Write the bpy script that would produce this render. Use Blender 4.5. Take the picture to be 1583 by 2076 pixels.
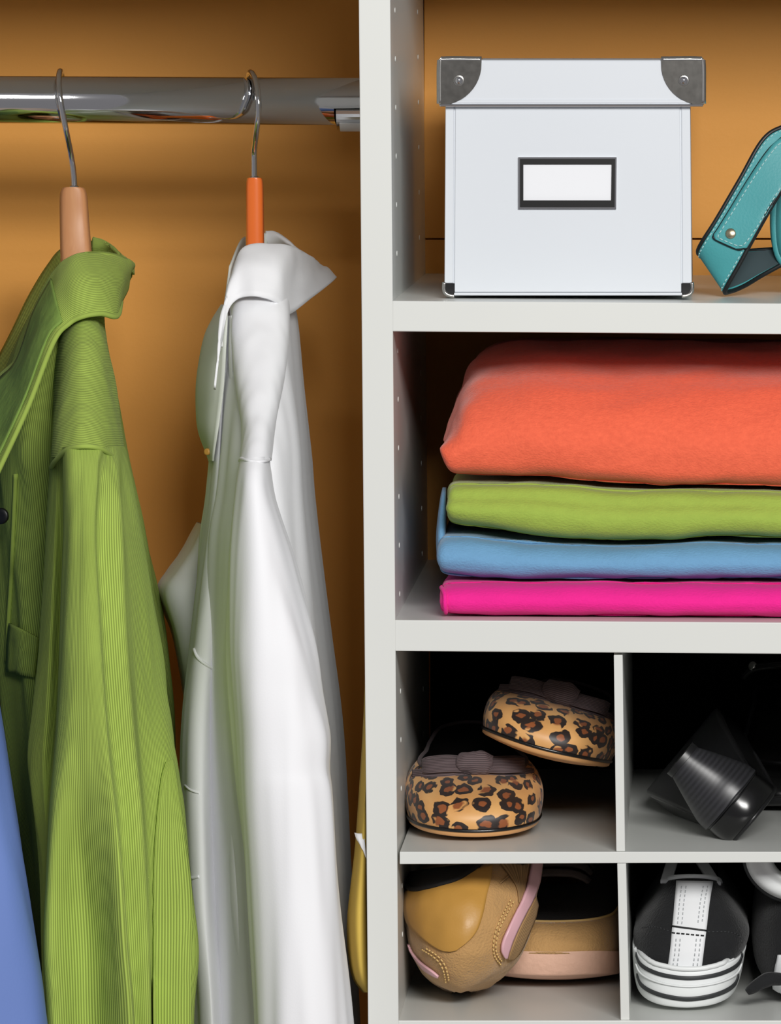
import bpy, bmesh, math, random
import numpy as np
from mathutils import Vector, Matrix, noise
from mathutils.bvhtree import BVHTree

for _o in list(bpy.data.objects):
    bpy.data.objects.remove(_o)
SC = bpy.context.scene
COL = SC.collection

# ------------------------------------------------------------------ camera
D = 3.88                 # camera to cabinet front (m)
MPP = 0.0003             # metres per photo pixel in the cabinet's front plane
VX, VY = 1440.0, 70.0    # where the camera axis meets the frame
CZ = 1.5                 # camera height
cam_d = bpy.data.cameras.new('camera')
cam = bpy.data.objects.new('camera', cam_d)
COL.objects.link(cam)
cam.location = (0, -D, CZ)
cam.rotation_euler = (math.radians(90), 0, 0)
cam_d.sensor_fit = 'VERTICAL'
cam_d.sensor_height = 36.0
cam_d.lens = (D / MPP) / 2076 * 36.0
cam_d.shift_x = -(VX - 791.5) / 2076
cam_d.shift_y = -(1038 - VY) / 2076
cam_d.clip_end = 50
SC.camera = cam

# ------------------------------------------------------------------ world, lights, exposure
w = bpy.data.worlds.new('room_light')
SC.world = w
w.use_nodes = True
bg = w.node_tree.nodes['Background']
bg.inputs['Color'].default_value = (0.99, 0.96, 1.0, 1)
bg.inputs['Strength'].default_value = 0.20


def area(name, loc, target, size, power, color=(1, 1, 1)):
    l = bpy.data.lights.new(name, 'AREA')
    l.shape = 'SQUARE'
    l.size = size
    l.energy = power
    l.color = color
    o = bpy.data.objects.new(name, l)
    COL.objects.link(o)
    o.location = loc
    o.rotation_euler = (Vector(target) - Vector(loc)).to_track_quat('-Z', 'Y').to_euler()
    return o


TG = Vector((-0.2, 0.1, 1.2))
az, el, dist = math.radians(14), math.radians(19), 3.5
ky_ = area('key_softbox', TG + dist * Vector((math.sin(az) * math.cos(el), -math.cos(az) * math.cos(el), math.sin(el))),
     TG, 1.2, 96, (1.0, 0.985, 0.96))
ky_.data.shape = 'RECTANGLE'
ky_.data.size_y = 0.55
fl_ = area('added_rail_highlight', (-0.10, -3.3, 2.85), TG, 1.5, 10, (1.0, 0.99, 0.97))  # added strip light, draws a highlight along the chrome rail
fl_.data.shape = 'RECTANGLE'
fl_.data.size_y = 0.10
SC.view_settings.view_transform = 'Standard'
SC.view_settings.look = 'None'
SC.view_settings.exposure = 0.0
SC.view_settings.gamma = 1.0
SC.view_settings.use_curve_mapping = False


# ------------------------------------------------------------------ helpers
def P(px, py, Y=0.0):
    s = MPP * (D + Y) / D
    return Vector(((px - VX) * s, Y, CZ - (py - VY) * s))


def tag(o, label=None, cat=None, group=None, kind=None):
    if label: o['label'] = label
    if cat: o['category'] = cat
    if group: o['group'] = group
    if kind: o['kind'] = kind
    return o


def thing(name, label, cat, loc=(0, 0, 0), group=None):
    o = bpy.data.objects.new(name, None)
    COL.objects.link(o)
    o.location = loc
    o.empty_display_size = 0.02
    tag(o, label, cat, group)
    return o


def wloc(o):
    v = Vector((0, 0, 0))
    while o is not None:
        v += o.location
        o = o.parent
    return v


def obj(name, verts, faces, mat, parent=None, smooth=True, uv=None, local=False, solid=0.0, subd=0, offset=0.0):
    """verts in world space (unless local); linked as one mesh object"""
    me = bpy.data.meshes.new(name)
    off = Vector((0, 0, 0))
    if parent is not None and not local:
        off = wloc(parent)
    vs = [tuple(Vector(v) - off) for v in verts]
    me.from_pydata(vs, [], [tuple(f) for f in faces])
    if uv is not None:
        lay = me.uv_layers.new(name='UVMap')
        for l in me.loops:
            lay.data[l.index].uv = uv[l.vertex_index]
    if smooth:
        me.polygons.foreach_set('use_smooth', [True] * len(me.polygons))
    me.materials.append(mat)
    me.update()
    o = bpy.data.objects.new(name, me)
    COL.objects.link(o)
    if parent is not None:
        o.parent = parent
    if subd:
        m = o.modifiers.new('sub', 'SUBSURF')
        m.levels = m.render_levels = subd
    if solid:
        m = o.modifiers.new('sol', 'SOLIDIFY')
        m.thickness = solid
        m.offset = offset
    return o


def bm_obj(name, bm, mat, parent=None, smooth=False, local=False):
    bmesh.ops.recalc_face_normals(bm, faces=bm.faces)
    vs = [v.co.copy() for v in bm.verts]
    bm.verts.index_update()
    fs = [[v.index for v in f.verts] for f in bm.faces]
    bm.free()
    return obj(name, vs, fs, mat, parent, smooth, local=local)


def hexa(bm, c8, bev=0.0, seg=2):
    """c8: 4 front corners then 4 back corners, same order"""
    vs = [bm.verts.new(c) for c in c8]
    fs = [(0, 1, 2, 3), (7, 6, 5, 4), (0, 4, 5, 1), (1, 5, 6, 2), (2, 6, 7, 3), (3, 7, 4, 0)]
    ff = [bm.faces.new([vs[i] for i in f]) for f in fs]
    bmesh.ops.recalc_face_normals(bm, faces=ff)
    if bev:
        es = list({e for f in ff for e in f.edges})
        bmesh.ops.bevel(bm, geom=es, offset=bev, segments=seg, profile=0.5, affect='EDGES')


def quad_prism(name, q, Y0, Y1, mat, parent=None, bev=0.0006):
    """q: four (px,py) front corners seen at depth Y0; goes straight back to Y1"""
    f = [P(x, y, Y0) for x, y in q]
    b = [Vector((v.x, Y1, v.z)) for v in f]
    bm = bmesh.new()
    hexa(bm, f + b, bev)
    return bm_obj(name, bm, mat, parent)


def box(name, lo, hi, mat, parent=None, bev=0.001, local=False):
    (x0, y0, z0), (x1, y1, z1) = lo, hi
    f = [Vector(v) for v in ((x0, y0, z0), (x1, y0, z0), (x1, y0, z1), (x0, y0, z1))]
    b = [Vector((v.x, y1, v.z)) for v in f]
    bm = bmesh.new()
    hexa(bm, f + b, bev)
    return bm_obj(name, bm, mat, parent, local=local)


def cat1(A, n, closed):
    """Catmull-Rom resampling of A (k, ..., 3) along axis 0 to about n samples"""
    A = np.asarray(A, float)
    k = A.shape[0]
    if closed:
        ts = np.arange(n) / n * k
    else:
        ts = np.linspace(0, k - 1, n)
    i = np.floor(ts).astype(int)
    if not closed:
        i = np.minimum(i, k - 2)
    f = (ts - i)
    f = f.reshape((-1,) + (1,) * (A.ndim - 1))
    if closed:
        g = lambda j: A[np.mod(j, k)]
    else:
        def g(j):
            lo = 2 * A[0] - A[1]
            hi = 2 * A[-1] - A[-2]
            E = np.concatenate([lo[None], A, hi[None]])
            return E[np.clip(j + 1, 0, k + 1)]
    p0, p1, p2, p3 = g(i - 1), g(i), g(i + 1), g(i + 2)
    return 0.5 * (2 * p1 + (p2 - p0) * f + (2 * p0 - 5 * p1 + 4 * p2 - p3) * f ** 2 + (3 * p1 - p0 - 3 * p2 + p3) * f ** 3)


def grid_norm(G, cu):
    du = np.roll(G, -1, 1) - np.roll(G, 1, 1)
    if not cu:
        du[:, 0] = G[:, 1] - G[:, 0]
        du[:, -1] = G[:, -1] - G[:, -2]
    dv = np.gradient(G, axis=0)
    n = np.cross(du, dv)
    l = np.linalg.norm(n, axis=2, keepdims=True)
    return n / np.maximum(l, 1e-9)


def grid_faces(nr, nc, cu):
    fs = []
    for r in range(nr - 1):
        for c in range(nc if cu else nc - 1):
            c2 = (c + 1) % nc
            fs.append((r * nc + c, r * nc + c2, (r + 1) * nc + c2, (r + 1) * nc + c))
    return fs


def grid_uv(G, cu):
    d = np.linalg.norm(np.diff(G, axis=1), axis=2).mean(0)
    u = np.concatenate([[0], np.cumsum(d)])
    e = np.linalg.norm(np.diff(G, axis=0), axis=2).mean(1)
    v = np.concatenate([[0], np.cumsum(e)])
    return [(u[c], v[r]) for r in range(G.shape[0]) for c in range(G.shape[1])]


def wrinkle(G, cu, amp, sx, sz, seed=0.0, fade=None):
    N = grid_norm(G, cu)
    H = G.copy()
    for r in range(G.shape[0]):
        k = 1.0 if fade is None else fade(r / (G.shape[0] - 1))
        for c in range(G.shape[1]):
            x, y, z = G[r, c]
            q = noise.noise(Vector((x * sx + seed, y * sx + seed, z * sz))) + 0.5 * noise.noise(Vector((x * sx * 2.3, y * sx * 2.3 + seed, z * sz * 2.1 + seed)))
            H[r, c] += N[r, c] * amp * q * k
    return H


def loft(name, rows, mat, parent, nr=60, nc=64, cu=True, solid=0.0, wr=None, caps=False, local=False, smooth_cols=True, subd=0):
    """rows: (k rows) x (m points) of xyz; spline through both ways"""
    A = np.array([[tuple(p) for p in r] for r in rows], float)
    G = cat1(A, nr, False)
    G = np.transpose(cat1(np.transpose(G, (1, 0, 2)), nc, cu), (1, 0, 2))
    if wr:
        G = wrinkle(G, cu, *wr)
    fs = grid_faces(nr, nc, cu)
    vs = [Vector(p) for p in G.reshape(-1, 3)]
    if caps and cu:
        fs.append(tuple(range(nc - 1, -1, -1)))
        fs.append(tuple((nr - 1) * nc + c for c in range(nc)))
    o = obj(name, vs, fs, mat, parent, True, grid_uv(G, cu), local=local, solid=solid, subd=subd)
    return o, G


def ell(py, L, R, Yf, Yb, m=16, p=2.4, flat=False):
    """superellipse section of a hanging cloth tube, photo columns L..R at row py, depths Yf..Yb"""
    out = []
    for k in range(m):
        a = 2 * math.pi * k / m
        c, s = math.cos(a), math.sin(a)
        x = math.copysign(abs(c) ** (2 / p), c)
        y = math.copysign(abs(s) ** (2 / p), s)
        Y = (Yf + Yb) / 2 - y * (Yb - Yf) / 2
        v = P((L + R) / 2 + x * (R - L) / 2, py, Y)
        if flat:
            v = P((L + R) / 2 + x * (R - L) / 2, py, Yf)
            v.y = Y
        out.append(v)
    return out


def tube_v(path, rad, n=10, closed=False, samples=None, flat=None):
    """verts, faces of a round tube along a smooth path"""
    A = np.array([tuple(p) for p in path], float)
    if samples:
        A = cat1(A, samples, closed)
    k = len(A)
    R = np.interp(np.linspace(0, 1, k), np.linspace(0, 1, len(rad)), rad) if hasattr(rad, '__len__') else np.full(k, rad)
    T = (np.roll(A, -1, 0) - np.roll(A, 1, 0)) if closed else np.gradient(A, axis=0)
    T /= np.maximum(np.linalg.norm(T, axis=1, keepdims=True), 1e-12)
    up = Vector((0, 0, 1)) if abs(T[0][2]) < 0.9 else Vector((1, 0, 0))
    nrm = None
    vs = []
    for i in range(k):
        t = Vector(T[i])
        if nrm is None:
            nrm = t.cross(up).normalized()
        nrm = (nrm - t * nrm.dot(t)).normalized()
        b = t.cross(nrm)
        for j in range(n):
            a = 2 * math.pi * j / n
            vs.append(Vector(A[i]) + (nrm * math.cos(a) + b * math.sin(a)) * R[i])
    fs = []
    for i in range(k if closed else k - 1):
        i2 = (i + 1) % k
        for j in range(n):
            j2 = (j + 1) % n
            fs.append((i * n + j, i * n + j2, i2 * n + j2, i2 * n + j))
    if not closed:
        fs.append(tuple(range(n - 1, -1, -1)))
        fs.append(tuple((k - 1) * n + j for j in range(n)))
    return vs, fs


def tube(name, path, rad, mat, parent, n=10, closed=False, samples=None, local=False):
    vs, fs = tube_v(path, rad, n, closed, samples)
    return obj(name, vs, fs, mat, parent, True, local=local)


def dashes(name, lines, rad, dash, gap, mat, parent, local=False):
    """stitching: short thread pieces along polylines, joined in one part"""
    V, F = [], []
    for ln in lines:
        A = np.array([tuple(p) for p in ln], float)
        A = cat1(A, max(40, len(A) * 8), False)
        s = np.concatenate([[0], np.cumsum(np.linalg.norm(np.diff(A, axis=0), axis=1))])
        t = 0.0
        while t + dash < s[-1]:
            pts = [Vector([np.interp(q, s, A[:, i]) for i in range(3)]) for q in (t, t + dash)]
            v, f = tube_v(pts, rad, 5)
            b = len(V)
            V += v
            F += [tuple(i + b for i in q) for q in f]
            t += dash + gap
    return tag(obj(name, V, F, mat, parent, True, local=local), kind='stuff')


def bvh_of(*grids):
    V, F = [], []
    for G, cu in grids:
        b = len(V)
        V += [Vector(p) for p in G.reshape(-1, 3)]
        F += [tuple(i + b for i in f) for f in grid_faces(G.shape[0], G.shape[1], cu)]
    return BVHTree.FromPolygons(V, F)


EYE = Vector((0, -D, CZ))


def hit(bvh, px, py, off):
    d = (P(px, py, 0) - EYE).normalized()
    h, n, i, dd = bvh.ray_cast(EYE, d)
    if h is None:
        h, n, i, dd = bvh.find_nearest(P(px, py, 0.03))
    if n.dot(d) > 0:
        n = -n
    return h + n * off


def patch(name, A, B, bvh, mat, parent, n=24, m=8, off=0.0012, thick=0.001):
    """a piece laid onto a built surface, between two outlines A and B given as photo points"""
    a = cat1(np.array(A, float), n, False)
    b = cat1(np.array(B, float), n, False)
    vs = []
    for i in range(n):
        for j in range(m):
            q = a[i] + (b[i] - a[i]) * j / (m - 1)
            vs.append(hit(bvh, q[0], q[1], off))
    G = np.array([tuple(v) for v in vs]).reshape(n, m, 3)
    return obj(name, vs, grid_faces(n, m, False), mat, parent, True, grid_uv(G, False), solid=thick)


def on_line(pts, bvh, off, n=40):
    a = cat1(np.array(pts, float), n, False)
    return [hit(bvh, q[0], q[1], off) for q in a]


# ------------------------------------------------------------------ materials
def new_mat(name):
    m = bpy.data.materials.new(name)
    m.use_nodes = True
    nt = m.node_tree
    return m, nt, nt.nodes['Principled BSDF'], nt.nodes, nt.links


def rgb(c):
    f = lambda v: (v / 255) / 12.92 if v / 255 <= 0.04045 else ((v / 255 + 0.055) / 1.055) ** 2.4
    return tuple(f(v) for v in c) + (1,)


def plain(name, c, rough=0.5, metal=0.0, var=0.06, vscale=12.0, bump=0.0, bscale=200.0, sheen=0.0, spec=0.5, coat=0.0, stretch=(1, 1, 1)):
    m, nt, b, N, L = new_mat(name)
    c = c if len(c) == 4 else rgb(c)
    tc = N.new('ShaderNodeTexCoord')
    mp = N.new('ShaderNodeMapping')
    mp.inputs['Scale'].default_value = stretch
    L.new(tc.outputs['Object'], mp.inputs['Vector'])
    n = N.new('ShaderNodeTexNoise')
    n.inputs['Scale'].default_value = vscale
    n.inputs['Detail'].default_value = 5
    L.new(mp.outputs['Vector'], n.inputs['Vector'])
    mx = N.new('ShaderNodeMix')
    mx.data_type = 'RGBA'
    mx.inputs[6].default_value = tuple(min(1, v * (1 - var)) for v in c[:3]) + (1,)
    mx.inputs[7].default_value = tuple(min(1, v * (1 + var)) for v in c[:3]) + (1,)
    L.new(n.outputs['Fac'], mx.inputs[0])
    L.new(mx.outputs[2], b.inputs['Base Color'])
    b.inputs['Roughness'].default_value = rough
    b.inputs['Metallic'].default_value = metal
    b.inputs['Specular IOR Level'].default_value = spec
    if sheen:
        b.inputs['Sheen Weight'].default_value = sheen
        b.inputs['Sheen Roughness'].default_value = 0.4
    if coat:
        b.inputs['Coat Weight'].default_value = coat
        b.inputs['Coat Roughness'].default_value = 0.08
    if bump:
        n2 = N.new('ShaderNodeTexNoise')
        n2.inputs['Scale'].default_value = bscale
        n2.inputs['Detail'].default_value = 4
        L.new(mp.outputs['Vector'], n2.inputs['Vector'])
        bp = N.new('ShaderNodeBump')
        bp.inputs['Strength'].default_value = bump
        bp.inputs['Distance'].default_value = 0.002
        L.new(n2.outputs['Fac'], bp.inputs['Height'])
        L.new(bp.outputs['Normal'], b.inputs['Normal'])
    return m


def corduroy(name, c, axis='u', pitch=0.0014, dark=0.52, var=0.10, rough=0.9, bump=0.5, sheen=0.04, spec=0.15):
    """cloth with raised wales running along the other UV axis"""
    m, nt, b, N, L = new_mat(name)
    c = rgb(c)
    uv = N.new('ShaderNodeUVMap')
    sep = N.new('ShaderNodeSeparateXYZ')
    L.new(uv.outputs['UV'], sep.inputs['Vector'])
    ml = N.new('ShaderNodeMath')
    ml.operation = 'MULTIPLY'
    ml.inputs[1].default_value = 2 * math.pi / pitch
    L.new(sep.outputs['X' if axis == 'u' else 'Y'], ml.inputs[0])
    sn = N.new('ShaderNodeMath')
    sn.operation = 'SINE'
    L.new(ml.outputs[0], sn.inputs[0])
    mr = N.new('ShaderNodeMapRange')
    mr.inputs['From Min'].default_value = -1
    L.new(sn.outputs[0], mr.inputs['Value'])
    tc = N.new('ShaderNodeTexCoord')
    n = N.new('ShaderNodeTexNoise')
    n.inputs['Scale'].default_value = 18
    n.inputs['Detail'].default_value = 6
    L.new(tc.outputs['Object'], n.inputs['Vector'])
    mx = N.new('ShaderNodeMix')
    mx.data_type = 'RGBA'
    mx.inputs[6].default_value = tuple(v * dark for v in c[:3]) + (1,)
    mx.inputs[7].default_value = tuple(min(1, v * 1.12) for v in c[:3]) + (1,)
    L.new(mr.outputs[0], mx.inputs[0])
    m2 = N.new('ShaderNodeMix')
    m2.data_type = 'RGBA'
    m2.blend_type = 'MULTIPLY'
    m2.inputs[0].default_value = 1
    L.new(mx.outputs[2], m2.inputs[6])
    cr = N.new('ShaderNodeMapRange')
    cr.inputs['To Min'].default_value = 1 - 2 * var
    cr.inputs['To Max'].default_value = 1 + 2 * var
    L.new(n.outputs['Fac'], cr.inputs['Value'])
    L.new(cr.outputs[0], m2.inputs[7])
    L.new(m2.outputs[2], b.inputs['Base Color'])
    bp = N.new('ShaderNodeBump')
    bp.inputs['Strength'].default_value = bump
    bp.inputs['Distance'].default_value = 0.0005
    L.new(mr.outputs[0], bp.inputs['Height'])
    L.new(bp.outputs['Normal'], b.inputs['Normal'])
    b.inputs['Roughness'].default_value = rough
    b.inputs['Specular IOR Level'].default_value = spec
    b.inputs['Sheen Weight'].default_value = sheen
    return m


def leopard(name):
    m, nt, b, N, L = new_mat(name)
    tc = N.new('ShaderNodeTexCoord')
    OUT = tc.outputs['UV']
    nz = N.new('ShaderNodeTexNoise')
    nz.inputs['Scale'].default_value = 120
    nz.inputs['Detail'].default_value = 2
    L.new(OUT, nz.inputs['Vector'])
    sub = N.new('ShaderNodeVectorMath')
    sub.operation = 'SUBTRACT'
    sub.inputs[1].default_value = (0.5, 0.5, 0.5)
    L.new(nz.outputs['Color'], sub.inputs[0])
    sc = N.new('ShaderNodeVectorMath')
    sc.operation = 'SCALE'
    sc.inputs['Scale'].default_value = 0.008
    L.new(sub.outputs[0], sc.inputs[0])
    ad = N.new('ShaderNodeVectorMath')
    L.new(OUT, ad.inputs[0])
    L.new(sc.outputs[0], ad.inputs[1])
    vo = N.new('ShaderNodeTexVoronoi')
    vo.voronoi_dimensions = '2D'
    vo.inputs['Scale'].default_value = 80
    vo.inputs['Randomness'].default_value = 0.75
    L.new(ad.outputs[0], vo.inputs['Vector'])

    def step(src, lo, hi):
        r = N.new('ShaderNodeMapRange')
        r.inputs['From Min'].default_value = lo
        r.inputs['From Max'].default_value = hi
        L.new(src, r.inputs['Value'])
        return r.outputs[0]

    n2 = N.new('ShaderNodeTexNoise')
    n2.inputs['Scale'].default_value = 95
    n2.inputs['Detail'].default_value = 1
    L.new(OUT, n2.inputs['Vector'])
    gap = step(n2.outputs['Fac'], 0.58, 0.61)                # where the ring breaks open
    outer = step(vo.outputs['Distance'], 0.47, 0.44)
    inner = step(vo.outputs['Distance'], 0.16, 0.20)
    ring = N.new('ShaderNodeMath'); ring.operation = 'MULTIPLY'
    L.new(outer, ring.inputs[0]); L.new(inner, ring.inputs[1])
    inv = N.new('ShaderNodeMath'); inv.operation = 'SUBTRACT'; inv.inputs[0].default_value = 1
    L.new(gap, inv.inputs[1])
    r2 = N.new('ShaderNodeMath'); r2.operation = 'MULTIPLY'
    L.new(ring.outputs[0], r2.inputs[0]); L.new(inv.outputs[0], r2.inputs[1])
    n3 = N.new('ShaderNodeTexNoise')
    n3.inputs['Scale'].default_value = 45
    n3.inputs['Detail'].default_value = 4
    L.new(OUT, n3.inputs['Vector'])
    base = N.new('ShaderNodeMix'); base.data_type = 'RGBA'
    base.inputs[6].default_value = rgb((196, 128, 66))
    base.inputs[7].default_value = rgb((238, 190, 122))
    L.new(n3.outputs['Fac'], base.inputs[0])
    core = N.new('ShaderNodeMix'); core.data_type = 'RGBA'
    core.inputs[7].default_value = rgb((146, 82, 44))
    L.new(step(vo.outputs['Distance'], 0.32, 0.22), core.inputs[0])
    L.new(base.outputs[2], core.inputs[6])
    fin = N.new('ShaderNodeMix'); fin.data_type = 'RGBA'
    fin.inputs[7].default_value = rgb((40, 30, 27))
    L.new(r2.outputs[0], fin.inputs[0])
    L.new(core.outputs[2], fin.inputs[6])
    L.new(fin.outputs[2], b.inputs['Base Color'])
    b.inputs['Roughness'].default_value = 0.45
    b.inputs['Sheen Weight'].default_value = 0.1
    return m


def ribbed(name, c, pitch, axis='v', rough=0.6, depth=0.0003, dark=0.6):
    m = corduroy(name, c, 'u' if axis == 'u' else 'v', pitch, dark, 0.05, rough)
    return m


def wood(name, c1, c2, rough=0.45):
    m, nt, b, N, L = new_mat(name)
    tc = N.new('ShaderNodeTexCoord')
    mp = N.new('ShaderNodeMapping')
    mp.inputs['Scale'].default_value = (6, 6, 0.5)
    L.new(tc.outputs['Object'], mp.inputs['Vector'])
    n = N.new('ShaderNodeTexNoise')
    n.inputs['Scale'].default_value = 40
    n.inputs['Detail'].default_value = 6
    n.inputs['Distortion'].default_value = 0.6
    L.new(mp.outputs['Vector'], n.inputs['Vector'])
    mx = N.new('ShaderNodeMix'); mx.data_type = 'RGBA'
    mx.inputs[6].default_value = rgb(c1)
    mx.inputs[7].default_value = rgb(c2)
    L.new(n.outputs['Fac'], mx.inputs[0])
    L.new(mx.outputs[2], b.inputs['Base Color'])
    b.inputs['Roughness'].default_value = rough
    return m


M = {}
M['laminate'] = plain('white_laminate', (219, 221, 217), 0.32, var=0.02, vscale=5)
M['ochre'] = plain('ochre_paint', (222, 154, 62), 0.6, var=0.07, vscale=4, bump=0.05, bscale=300)
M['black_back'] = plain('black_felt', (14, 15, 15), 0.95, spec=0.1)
M['floor'] = wood('floor_boards', (96, 70, 46), (120, 90, 62), 0.5)
M['chrome'] = plain('chrome', (225, 226, 228), 0.07, 1.0, var=0.02)
M['steel'] = plain('polished_steel', (205, 203, 198), 0.16, 1.0, var=0.12, vscale=160)
M['black_plastic'] = plain('black_plastic', (18, 18, 18), 0.4)
M['white_plastic'] = plain('white_plastic', (235, 235, 233), 0.4)
M['box_white'] = plain('box_cardboard', (211, 216, 222), 0.42, var=0.025, vscale=9)
M['corner_steel'] = plain('scuffed_steel_dark_reflection', (120, 118, 114), 0.2, 1.0, var=0.35, vscale=260)  # dark room's reflection put into the base tone; mottling is scuffs
M['card'] = plain('label_card', (232, 234, 238), 0.6, var=0.01)
M['dark_steel'] = plain('dark_steel', (60, 60, 60), 0.25, 1.0)
M['teal'] = plain('teal_leather', (72, 156, 160), 0.5, var=0.10, vscale=30, bump=0.10, bscale=700)
M['teal_back'] = plain('strap_lining', (62, 76, 80), 0.6, var=0.1, vscale=60)
M['black_edge'] = plain('black_edge_paint', (16, 18, 20), 0.45)
M['thread_teal'] = plain('pale_thread', (176, 214, 214), 0.8)
M['brass'] = plain('rivet_brass', (196, 186, 158), 0.25, 1.0)
M['white_shirt'] = plain('white_cotton', (243, 244, 247), 0.75, var=0.012, vscale=20, bump=0.04, bscale=900, sheen=0.1)
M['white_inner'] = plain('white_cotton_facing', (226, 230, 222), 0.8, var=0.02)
M['thread_white'] = plain('white_thread', (215, 218, 220), 0.8)
GREEN = (172, 196, 92)
M['cord_u'] = corduroy('green_corduroy_lengthwise', GREEN, 'u')
M['cord_v'] = corduroy('green_corduroy_crosswise', GREEN, 'v')
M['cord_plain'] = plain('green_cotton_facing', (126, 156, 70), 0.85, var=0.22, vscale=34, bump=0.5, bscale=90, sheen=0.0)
M['blue_shirt'] = plain('blue_cotton', (102, 128, 192), 0.75, var=0.05, vscale=14, bump=0.06, bscale=500)
M['yellow'] = plain('yellow_cotton', (214, 182, 82), 0.8, var=0.05, vscale=30)
M['orange_knit'] = plain('coral_jersey', (249, 104, 72), 0.92, var=0.24, vscale=420, bump=0.35, bscale=900, sheen=0.25, stretch=(0.7, 1, 1))
M['green_knit'] = plain('green_jersey', (156, 180, 74), 0.92, var=0.10, vscale=300, bump=0.3, bscale=900, sheen=0.2, stretch=(0.6, 1, 1))
M['blue_knit'] = plain('blue_jersey', (110, 160, 200), 0.92, var=0.08, vscale=300, bump=0.3, bscale=900, sheen=0.2, stretch=(0.6, 1, 1))
M['pink_knit'] = plain('magenta_jersey', (240, 30, 146), 0.92, var=0.06, vscale=300, bump=0.3, bscale=900, sheen=0.1, stretch=(0.6, 1, 1))
M['wood'] = wood('natural_wood', (186, 122, 76), (212, 156, 108))
M['orange_wood'] = plain('orange_lacquer', (252, 122, 48), 0.25, var=0.04, vscale=60, coat=0.3)
M['leopard'] = leopard('leopard_print')
M['sole_tan'] = plain('tan_leather_sole', (222, 166, 108), 0.45, var=0.05, vscale=40)
M['black_lining'] = plain('black_lining', (20, 18, 18), 0.8)
M['grosgrain'] = ribbed('grosgrain_ribbon', (104, 90, 92), 0.0011, 'u', 0.6, dark=0.4)
M['patent'] = plain('black_patent', (14, 14, 15), 0.22, spec=0.6)
M['heel_stack'] = corduroy('stacked_heel', (44, 44, 48), 'v', 0.0036, 0.6, 0.25, 0.36, 0.02, 0.0, 0.5)
M['black_leather'] = plain('black_leather', (20, 20, 22), 0.35, var=0.2, vscale=60)
M['suede_tan'] = plain('tan_suede', (192, 150, 96), 0.95, var=0.14, vscale=90, bump=0.5, bscale=700, sheen=0.3)
M['leather_ochre'] = plain('ochre_leather', (190, 142, 66), 0.42, var=0.06, vscale=40, bump=0.05, bscale=600)
M['mesh_tan'] = ribbed('tan_mesh', (176, 140, 96), 0.0016, 'u', 0.8, dark=0.55)
M['pink'] = plain('pink_piping', (226, 178, 186), 0.35, var=0.04)
M['midsole'] = plain('blush_midsole', (232, 188, 164), 0.5, var=0.07, vscale=70, bump=0.3, bscale=200)
M['thread_tan'] = plain('tan_thread', (222, 186, 120), 0.8)
M['dark_mesh'] = plain('black_mesh', (26, 24, 25), 0.9, bump=0.3, bscale=900)
M['lace'] = plain('charcoal_lace', (140, 126, 122), 0.8, bump=0.3, bscale=800)
M['black_suede'] = plain('black_suede', (22, 23, 25), 0.95, var=0.3, vscale=120, bump=0.4, bscale=700, sheen=0.12)
M['rubber_white'] = plain('white_rubber', (233, 236, 236), 0.45, var=0.03, vscale=40)
M['rubber_black'] = plain('black_rubber_stripe', (48, 50, 52), 0.5)
M['canvas_white'] = plain('white_leather_strip', (230, 232, 234), 0.6, var=0.03, vscale=60)

# ------------------------------------------------------------------ the setting
DEPTH = 0.45
XL, XR = P(-1500, 0).x, P(2500, 0).x
ZT = P(0, -900).z
o = box('wall_back', (XL, DEPTH + 0.006, 0), (XR, DEPTH + 0.10, 2.4), M['ochre'], bev=0)
tag(o, 'ochre painted wall behind the hanging rail', 'wall', kind='structure')
o = box('floor', (XL, -1.5, -0.05), (XR, DEPTH + 0.10, 0.0), M['floor'], bev=0)
tag(o, 'wooden floor under the closet', 'floor', kind='structure')

# ------------------------------------------------------------------ cabinet
cab = thing('closet_cabinet', 'white laminate closet cabinet with upright panel, shelves and shoe cubbies', 'cabinet', (P(1500, 0).x, 0.2, 0))
LAM = M['laminate']


def lean(x0, x1, y):      # the upright stands very slightly out of plumb
    return x0 + (x1 - x0) * y / 2076


def upright(name, xl0, xl1, xr0, xr1, ytop, zbot, parent):
    yb = 70 + (CZ - zbot) / MPP
    q = [(lean(xl0, xl1, ytop), ytop), (lean(xr0, xr1, ytop), ytop), (lean(xr0, xr1, yb), yb), (lean(xl0, xl1, yb), yb)]
    return quad_prism(name, q, 0, DEPTH, LAM, parent)


TOPY = -230
upright('side_panel', 727, 746, 791, 808, TOPY, 0.0, cab)
upright('side_panel', 2300, 2300, 2365, 2365, TOPY, 0.0, cab)
upright('side_panel', -1065, -1065, -1000, -1000, TOPY, 0.0, cab)
quad_prism('top_panel', [(-1065, TOPY - 65), (2365, TOPY - 65), (2365, TOPY), (-1065, TOPY)], 0, DEPTH, LAM, cab)
SH1 = [(795, 610), (2298, 620), (2298, 683), (795, 672)]
SH2 = [(800, 1257), (2298, 1267), (2298, 1331), (800, 1320)]
quad_prism('shelf', SH1, 0, DEPTH, LAM, cab)
quad_prism('shelf', SH2, 0, DEPTH, LAM, cab)
quad_prism('shelf', [(807, 2069), (2298, 2069), (2298, 2133), (807, 2133)], 0, DEPTH, LAM, cab)
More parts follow.
